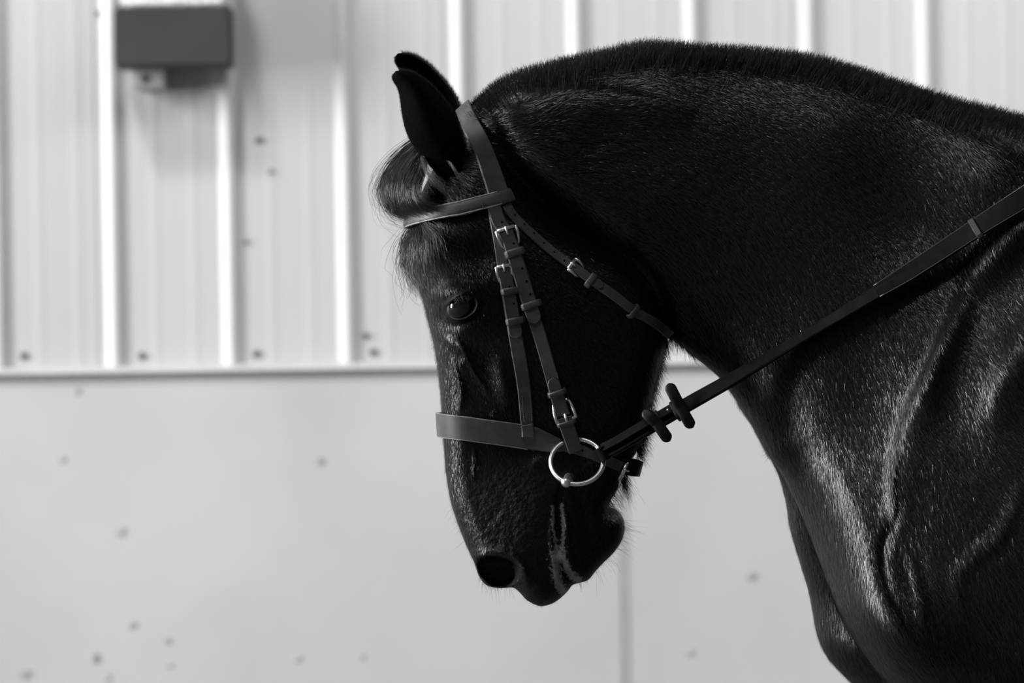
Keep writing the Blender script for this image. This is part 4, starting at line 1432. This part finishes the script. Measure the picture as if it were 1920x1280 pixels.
# browband in front of the ears
bb, BBP, BBN = wrap('browband', [(955, 370), (930, 377), (895, 386), (860, 395), (825, 403), (790, 411)], [26, 26, 25, 25, 26, 27], .0040, .0068, bridle, label='browband with raised centre and pale piped edges', crown=.0008)
for sgn in (1, -1):
    n0 = 0
    P, R_ = [], []
    for i in range(12, len(BBP) - 12):
        a, b_ = BBP[i - 1], BBP[i + 1]
        T = (b_ - a).normalized(); S = T.cross(BBN[i]).normalized()
        P.append(BBP[i] + S * sgn * 12.2 * PX + BBN[i] * .0030)
        R_.append(.0011)
    mesh_obj('piping', *tube(P, R_, 6), M_PIPING, bb)
stitches([(845, 392), (870, 387), (900, 379)], .0108, bb); stitches([(848, 406), (875, 401), (904, 392)], .0108, bb)
stitches([(903, 378), (905, 385), (907, 392)], .0108, bb)
# worn pale edges
for nm_, P_, N_, i0, i1, sgn, wd_, th_ in (('worn_edge', NBP, NBN, 6, len(NBP) - 7, 1, 45, .0045),):
    P, T0 = [], []
    for s_ in (1, -1):
        P = []
        for i in range(30, len(P_) - 30):
            a, b_ = P_[i - 1], P_[i + 1]
            T = (b_ - a).normalized(); S = T.cross(N_[i]).normalized()
            P.append(P_[i] + S * s_ * (wd_ / 2 - .6) * PX + N_[i] * (th_ - .0008))
        mesh_obj('worn_edge', *tube(P, .0009, 6), M_EDGE, nb)

# chin buckle standing clear behind the jaw
cb_c = W3(1171, 878, -.030)
o = mesh_obj('chin_buckle', *tube([Vector(q) for q in crom([tuple(W3(*q)) for q in ((1179, 861, -.030), (1177, 868, -.036), (1163, 893, -.036), (1160, 898, -.030), (1163, 896, -.014), (1180, 862, -.014))], 4, True)], .0019, 8, closed=True), M_STEEL, bridle)
o['label'] = 'steel buckle of the noseband behind the chin'
mesh_obj('roller', *tube([W3(1176, 869, -.037), W3(1165, 890, -.037)], .0030, 12), M_STEEL, o)
mesh_obj('tongue', *tube([W3(1169, 880, -.042), W3(1174, 881, -.042), W3(1178, 883, -.038)], .0015, 8), M_STEEL, o)
lp = [(1160, 875, -.036), (1174, 872, -.037), (1190, 874, -.032), (1201, 878, -.020), (1203, 880, -.004), (1196, 880, .010), (1182, 878, .018), (1160, 872, .030)]
PP = [Vector(q) for q in crom([tuple(W3(*q)) for q in lp], 6)]
ax = (W3(1180, 892, .004) - W3(1188, 862, 0)).normalized()
NN = []
for i in range(len(PP)):
    T = (PP[min(i + 1, len(PP) - 1)] - PP[max(i - 1, 0)]).normalized()
    NN.append(T.cross(ax).normalized())
o = mesh_obj('chin_loop', *strap_mesh(PP, NN, 27 * PX, .0028), M_REIN, bridle); flat_shade(o)
o['label'] = 'black strap end looped through the chin buckle'

# ------------------------------------------------------------------ bit
bit = thing('bit', 'steel loose-ring bit with a round joint at the corner of the mouth', 'bit')
rc = skin_pt(1082, 865, .027)
R_IN = 48.5 * PX
tilt = math.acos(40.5 / 48.5)
ux = (W3(1083, 866, rc.y) - W3(1082, 866, rc.y)).normalized()
ux = (Matrix.Rotation(math.radians(-4), 3, 'Y') @ ux)
uz = Vector((0, 1, 0)).cross(ux).normalized()
if uz.z < 0: uz = -uz
uz = (uz * math.cos(tilt) + Vector((0, 1, 0)) * math.sin(tilt)).normalized()
ring = [rc + (ux * math.cos(a) + uz * math.sin(a)) * R_IN for a in np.linspace(0, 2 * math.pi, 64, endpoint=False)]
o = mesh_obj('ring', *tube(ring, .0030, 12, closed=True), M_STEEL, bit)
m = lambda v: Vector((v.x, -v.y, v.z))
mesh_obj('ring', *tube([m(p) for p in ring], .0030, 12, closed=True), M_STEEL, bit)
jc = min(ring, key=lambda p: (p - W3(1061, 902, p.y)).length)
v1 = sphere(jc, .0068, 20, 12)
o = mesh_obj('joint', *v1, M_STEEL, bit); o['label'] = 'round steel joint where the mouthpiece meets the ring'
mesh_obj('mouthpiece', *tube([jc, Vector((jc.x + .004, jc.y * .6, jc.z + .004)), Vector((jc.x + .012, 0, jc.z + .002)), Vector((jc.x + .004, -jc.y * .6, jc.z + .004)), m(jc)], [.0055, .0065, .006, .0065, .0055], 12), M_STEEL, bit)

# ------------------------------------------------------------------ reins
reins = thing('reins', 'black leather reins running from the bit ring up past the neck', 'reins')


def rein_path(pts, n=8):
    c = crom(np.array(pts, float), n)
    return [W3(*q) for q in c], c


RP = [(1128, 851, rc.y - .003), (1160, 835, rc.y - .004), (1205, 808, -.090), (1250, 782, -.092), (1300, 753, -.098), (1366, 716, -.108), (1440, 673, -.122), (1520, 625, -.140), (1600, 577, -.158), (1690, 522, -.172), (1770, 470, -.180), (1830, 430, -.184),
      (1920, 371, -.200), (2010, 312, -.200), (2120, 240, -.195), (2260, 150, -.170)]
RP2 = []
for q in RP:
    if 1390 < q[0] < 1960:
        s_ = skin_pt(q[0], q[1] + 8, 0).y - .011
        RP2.append((q[0], q[1], s_))
    else:
        RP2.append(q)
ys_ = np.array([q[2] for q in RP2])
for _ in range(2):
    ys_[1:-1] = np.minimum(ys_[1:-1], .25 * ys_[:-2] + .5 * ys_[1:-1] + .25 * ys_[2:])
ys_[0] = RP[0][2]
RP = [(q[0], q[1], float(y)) for q, y in zip(RP2, ys_)]
P, c = rein_path(RP)
roll_px = [(1120, 26), (1200, 26), (1300, 25), (1366, 23), (1440, 18), (1520, 16), (1600, 19), (1660, 24), (1700, 27), (1830, 29), (1920, 36), (2260, 36)]


def strap_from(Pp, cc, vis, real, th):
    Ns = []
    for i in range(len(Pp)):
        T = (Pp[min(i + 1, len(Pp) - 1)] - Pp[max(i - 1, 0)]).normalized()
        v = np.interp(cc[i][0], [q[0] for q in vis], [q[1] for q in vis]) / real
        a = math.acos(min(1, v))                           # turned so that its upper edge shows
        n0 = Vector((0, -1, 0)); n0 = (n0 - T * n0.dot(T)).normalized()
        s0 = T.cross(n0)
        if s0.z < 0: s0 = -s0
        Ns.append((n0 * math.cos(a) + s0 * math.sin(a)).normalized())
    return strap_mesh(Pp, Ns, real * PX, th), Ns


i1 = next(i for i in range(len(c)) if c[i][0] > 1700)
(sv, sf), RN = strap_from(P[:i1], c[:i1], roll_px, 29, .0042)
o = mesh_obj('rein_strap', sv, sf, M_REIN, reins); flat_shade(o)
i0 = next(i for i in range(len(c)) if c[i][0] > 1640)
Pg = [p + Vector((0, -.004, 0)) for p in P[i0:]]
(sv, sf), RN2 = strap_from(Pg, c[i0:], [(1640, 22), (1700, 28), (1830, 31), (1920, 37), (2300, 37)], 38, .0046)
o = mesh_obj('rein_grip', sv, sf, M_REIN, reins); flat_shade(o)
o['label'] = 'wider grip section of the near rein'
m_i = [i for i in range(len(P)) if c[i][0] < 2270]
far_r = [Vector((p.x, -p.y, p.z)) for p in P]
(sv, sf), _ = strap_from(far_r, c, roll_px, 29, .0042)
# highlights along the grip's edges, added as thin lighter tubes
for s_ in (1, -1):
    E = []
    for i in range(len(Pg)):
        T = (Pg[min(i + 1, len(Pg) - 1)] - Pg[max(i - 1, 0)]).normalized()
        S = T.cross(RN2[i]).normalized()
        if S.z < 0: S = -S
        E.append(Pg[i] + S * s_ * 18.3 * PX + RN2[i] * .0036)
    mesh_obj('edge_highlight', *tube(E, .0009, 6), M_REINEDGE, reins)
# pointed end of the lapped strap at the start of the grip, a keeper further on
tipP = [p + Vector((0, -.0045, 0)) for p in P[i0 - 14:i0 + 6]]
(sv, sf), tn = strap_from(tipP, c[i0 - 14:i0 + 6], [(1500, 15), (1640, 20), (1700, 22)], 24, .0030)
V_, F_ = strap_mesh(tipP, tn, 23 * PX, .0030, round1=True)
o = mesh_obj('lapped_end', V_, F_, M_REIN, reins); flat_shade(o)
ki = min(range(len(c)), key=lambda i: abs(c[i][0] - 1826))
T = (P[ki + 1] - P[ki - 1]).normalized(); Nn = RN2[ki - i0]; S = T.cross(Nn).normalized()
if S.z < 0: S = -S
kc_ = P[ki] + Vector((0, -.004, 0))
w_ = 20.5 * PX
KP = [kc_ - S * w_ - Nn * .001, kc_ - S * w_ + Nn * .0035, kc_ - S * w_ * .9 + Nn * .0052, kc_ + S * w_ * .9 + Nn * .0052, kc_ + S * w_ + Nn * .0035, kc_ + S * w_ - Nn * .001]
KN = [-S, (Nn - S).normalized(), Nn, Nn, (Nn + S).normalized(), S]
o = mesh_obj('keeper', *strap_mesh(KP, KN, 11 * PX, .0016), M_REINEDGE, reins); flat_shade(o)
# folded billet near the bit: a second layer with a stud
b0 = min(range(len(c)), key=lambda i: abs(c[i][0] - 1132)); b1 = min(range(len(c)), key=lambda i: abs(c[i][0] - 1285))
bl = [P[i] + Vector((-.003, -.0045, .0055)) for i in range(b0, b1)]
(sv, sf), bn = strap_from(bl, c[b0:b1], [(1100, 15), (1300, 15)], 18, .0030)
o = mesh_obj('billet', sv, sf, M_REIN, reins); flat_shade(o)
o['label'] = 'folded rein end fastened back on itself'
for qx, qy in ((1252, 768), (1265, 757), (1226, 777)):
    q = W3(qx, qy, -.105)
    mesh_obj('stud', *sphere(q, .0016, 10, 6), M_STEEL, reins)

# near the ring the rein wraps round the metal
q0 = W3(1131, 850, rc.y - .004)
tw = []
for a in np.linspace(-.4 * math.pi, 1.4 * math.pi, 16):
    tw.append(q0 + (P[2] - P[0]).normalized() * (.0062 * math.cos(a)) + Vector((0, -1, 0)) * (.0062 * math.sin(a)))
NNw = [(p - q0).normalized() for p in tw]
o = mesh_obj('ring_wrap', *strap_mesh(tw, NNw, 26 * PX, .0022), M_REIN, reins); flat_shade(o)

# ------------------------------------------------------------------ rein stops
def rein_stop(center_px, lo_px, hi_px, wpx, label):
    """rubber cross-piece: a loop round the rein with two rounded tabs"""
    t_ = thing('rein_stop', label, 'rein stop', 'rubber stops on the near rein')
    cy = float(np.interp(center_px[0], c[:, 0], c[:, 2]))
    def tab(a, b_):
        pts = [Vector(q) for q in crom([tuple(W3(a[0], a[1], cy - .010)), tuple(W3((a[0] * .5 + b_[0] * .5), (a[1] * .5 + b_[1] * .5), cy - .011)), tuple(W3(b_[0], b_[1], cy - .007))], 14)]
        return strap_mesh(pts, [Vector((.15, -1, .1)).normalized()] * len(pts), wpx * PX, .0042, round1=True, crown=.0006)
    lo = mesh_obj('tab', *tab(center_px, lo_px), M_RUBBER, t_); flat_shade(lo)
    hi = mesh_obj('tab', *tab(center_px, hi_px), M_RUBBER, t_); flat_shade(hi)
    # band round the rein
    i = min(range(len(c)), key=lambda j: abs(c[j][0] - center_px[0]))
    T = (P[i + 1] - P[i - 1]).normalized(); N0 = RN[i]; S = T.cross(N0).normalized()
    cc = P[i] + N0 * .0015
    ring_ = []
    for a in np.linspace(0, 2 * math.pi, 25):
        ring_.append(cc + S * (17 * PX * math.copysign(abs(math.cos(a)) ** .6, math.cos(a))) + N0 * (.0075 * math.copysign(abs(math.sin(a)) ** .6, math.sin(a))))
    NNr = [(p - cc).normalized() for p in ring_]
    o_ = mesh_obj('band', *strap_mesh(ring_, NNr, wpx * PX * .95, .0022), M_RUBBER, t_); flat_shade(o_)
    return t_


rein_stop((1231, 793), (1254, 826), (1207, 771), 21, 'black rubber rein stop nearer the bit, in front of the jaw')
rein_stop((1275, 763), (1297, 801), (1253, 720), 21, 'black rubber rein stop farther from the bit, against the white wall')

# every thing's Empty sits at its base
for o in [q for q in COL.objects if q.type == 'EMPTY' and q.parent is None and q.name != 'wall_back']:
    lo, n_, s = 1e9, 0, Vector((0, 0, 0))
    for ch in o.children:
        a = np.empty(len(ch.data.vertices) * 3); ch.data.vertices.foreach_get('co', a); a = a.reshape(-1, 3)
        lo = min(lo, a[:, 2].min()); s += Vector((a[:, 0].mean(), a[:, 1].mean(), 0)); n_ += 1
    base = Vector((s.x / n_, s.y / n_, lo))
    o.location = base
    for ch in o.children: ch.location = ch.location - base
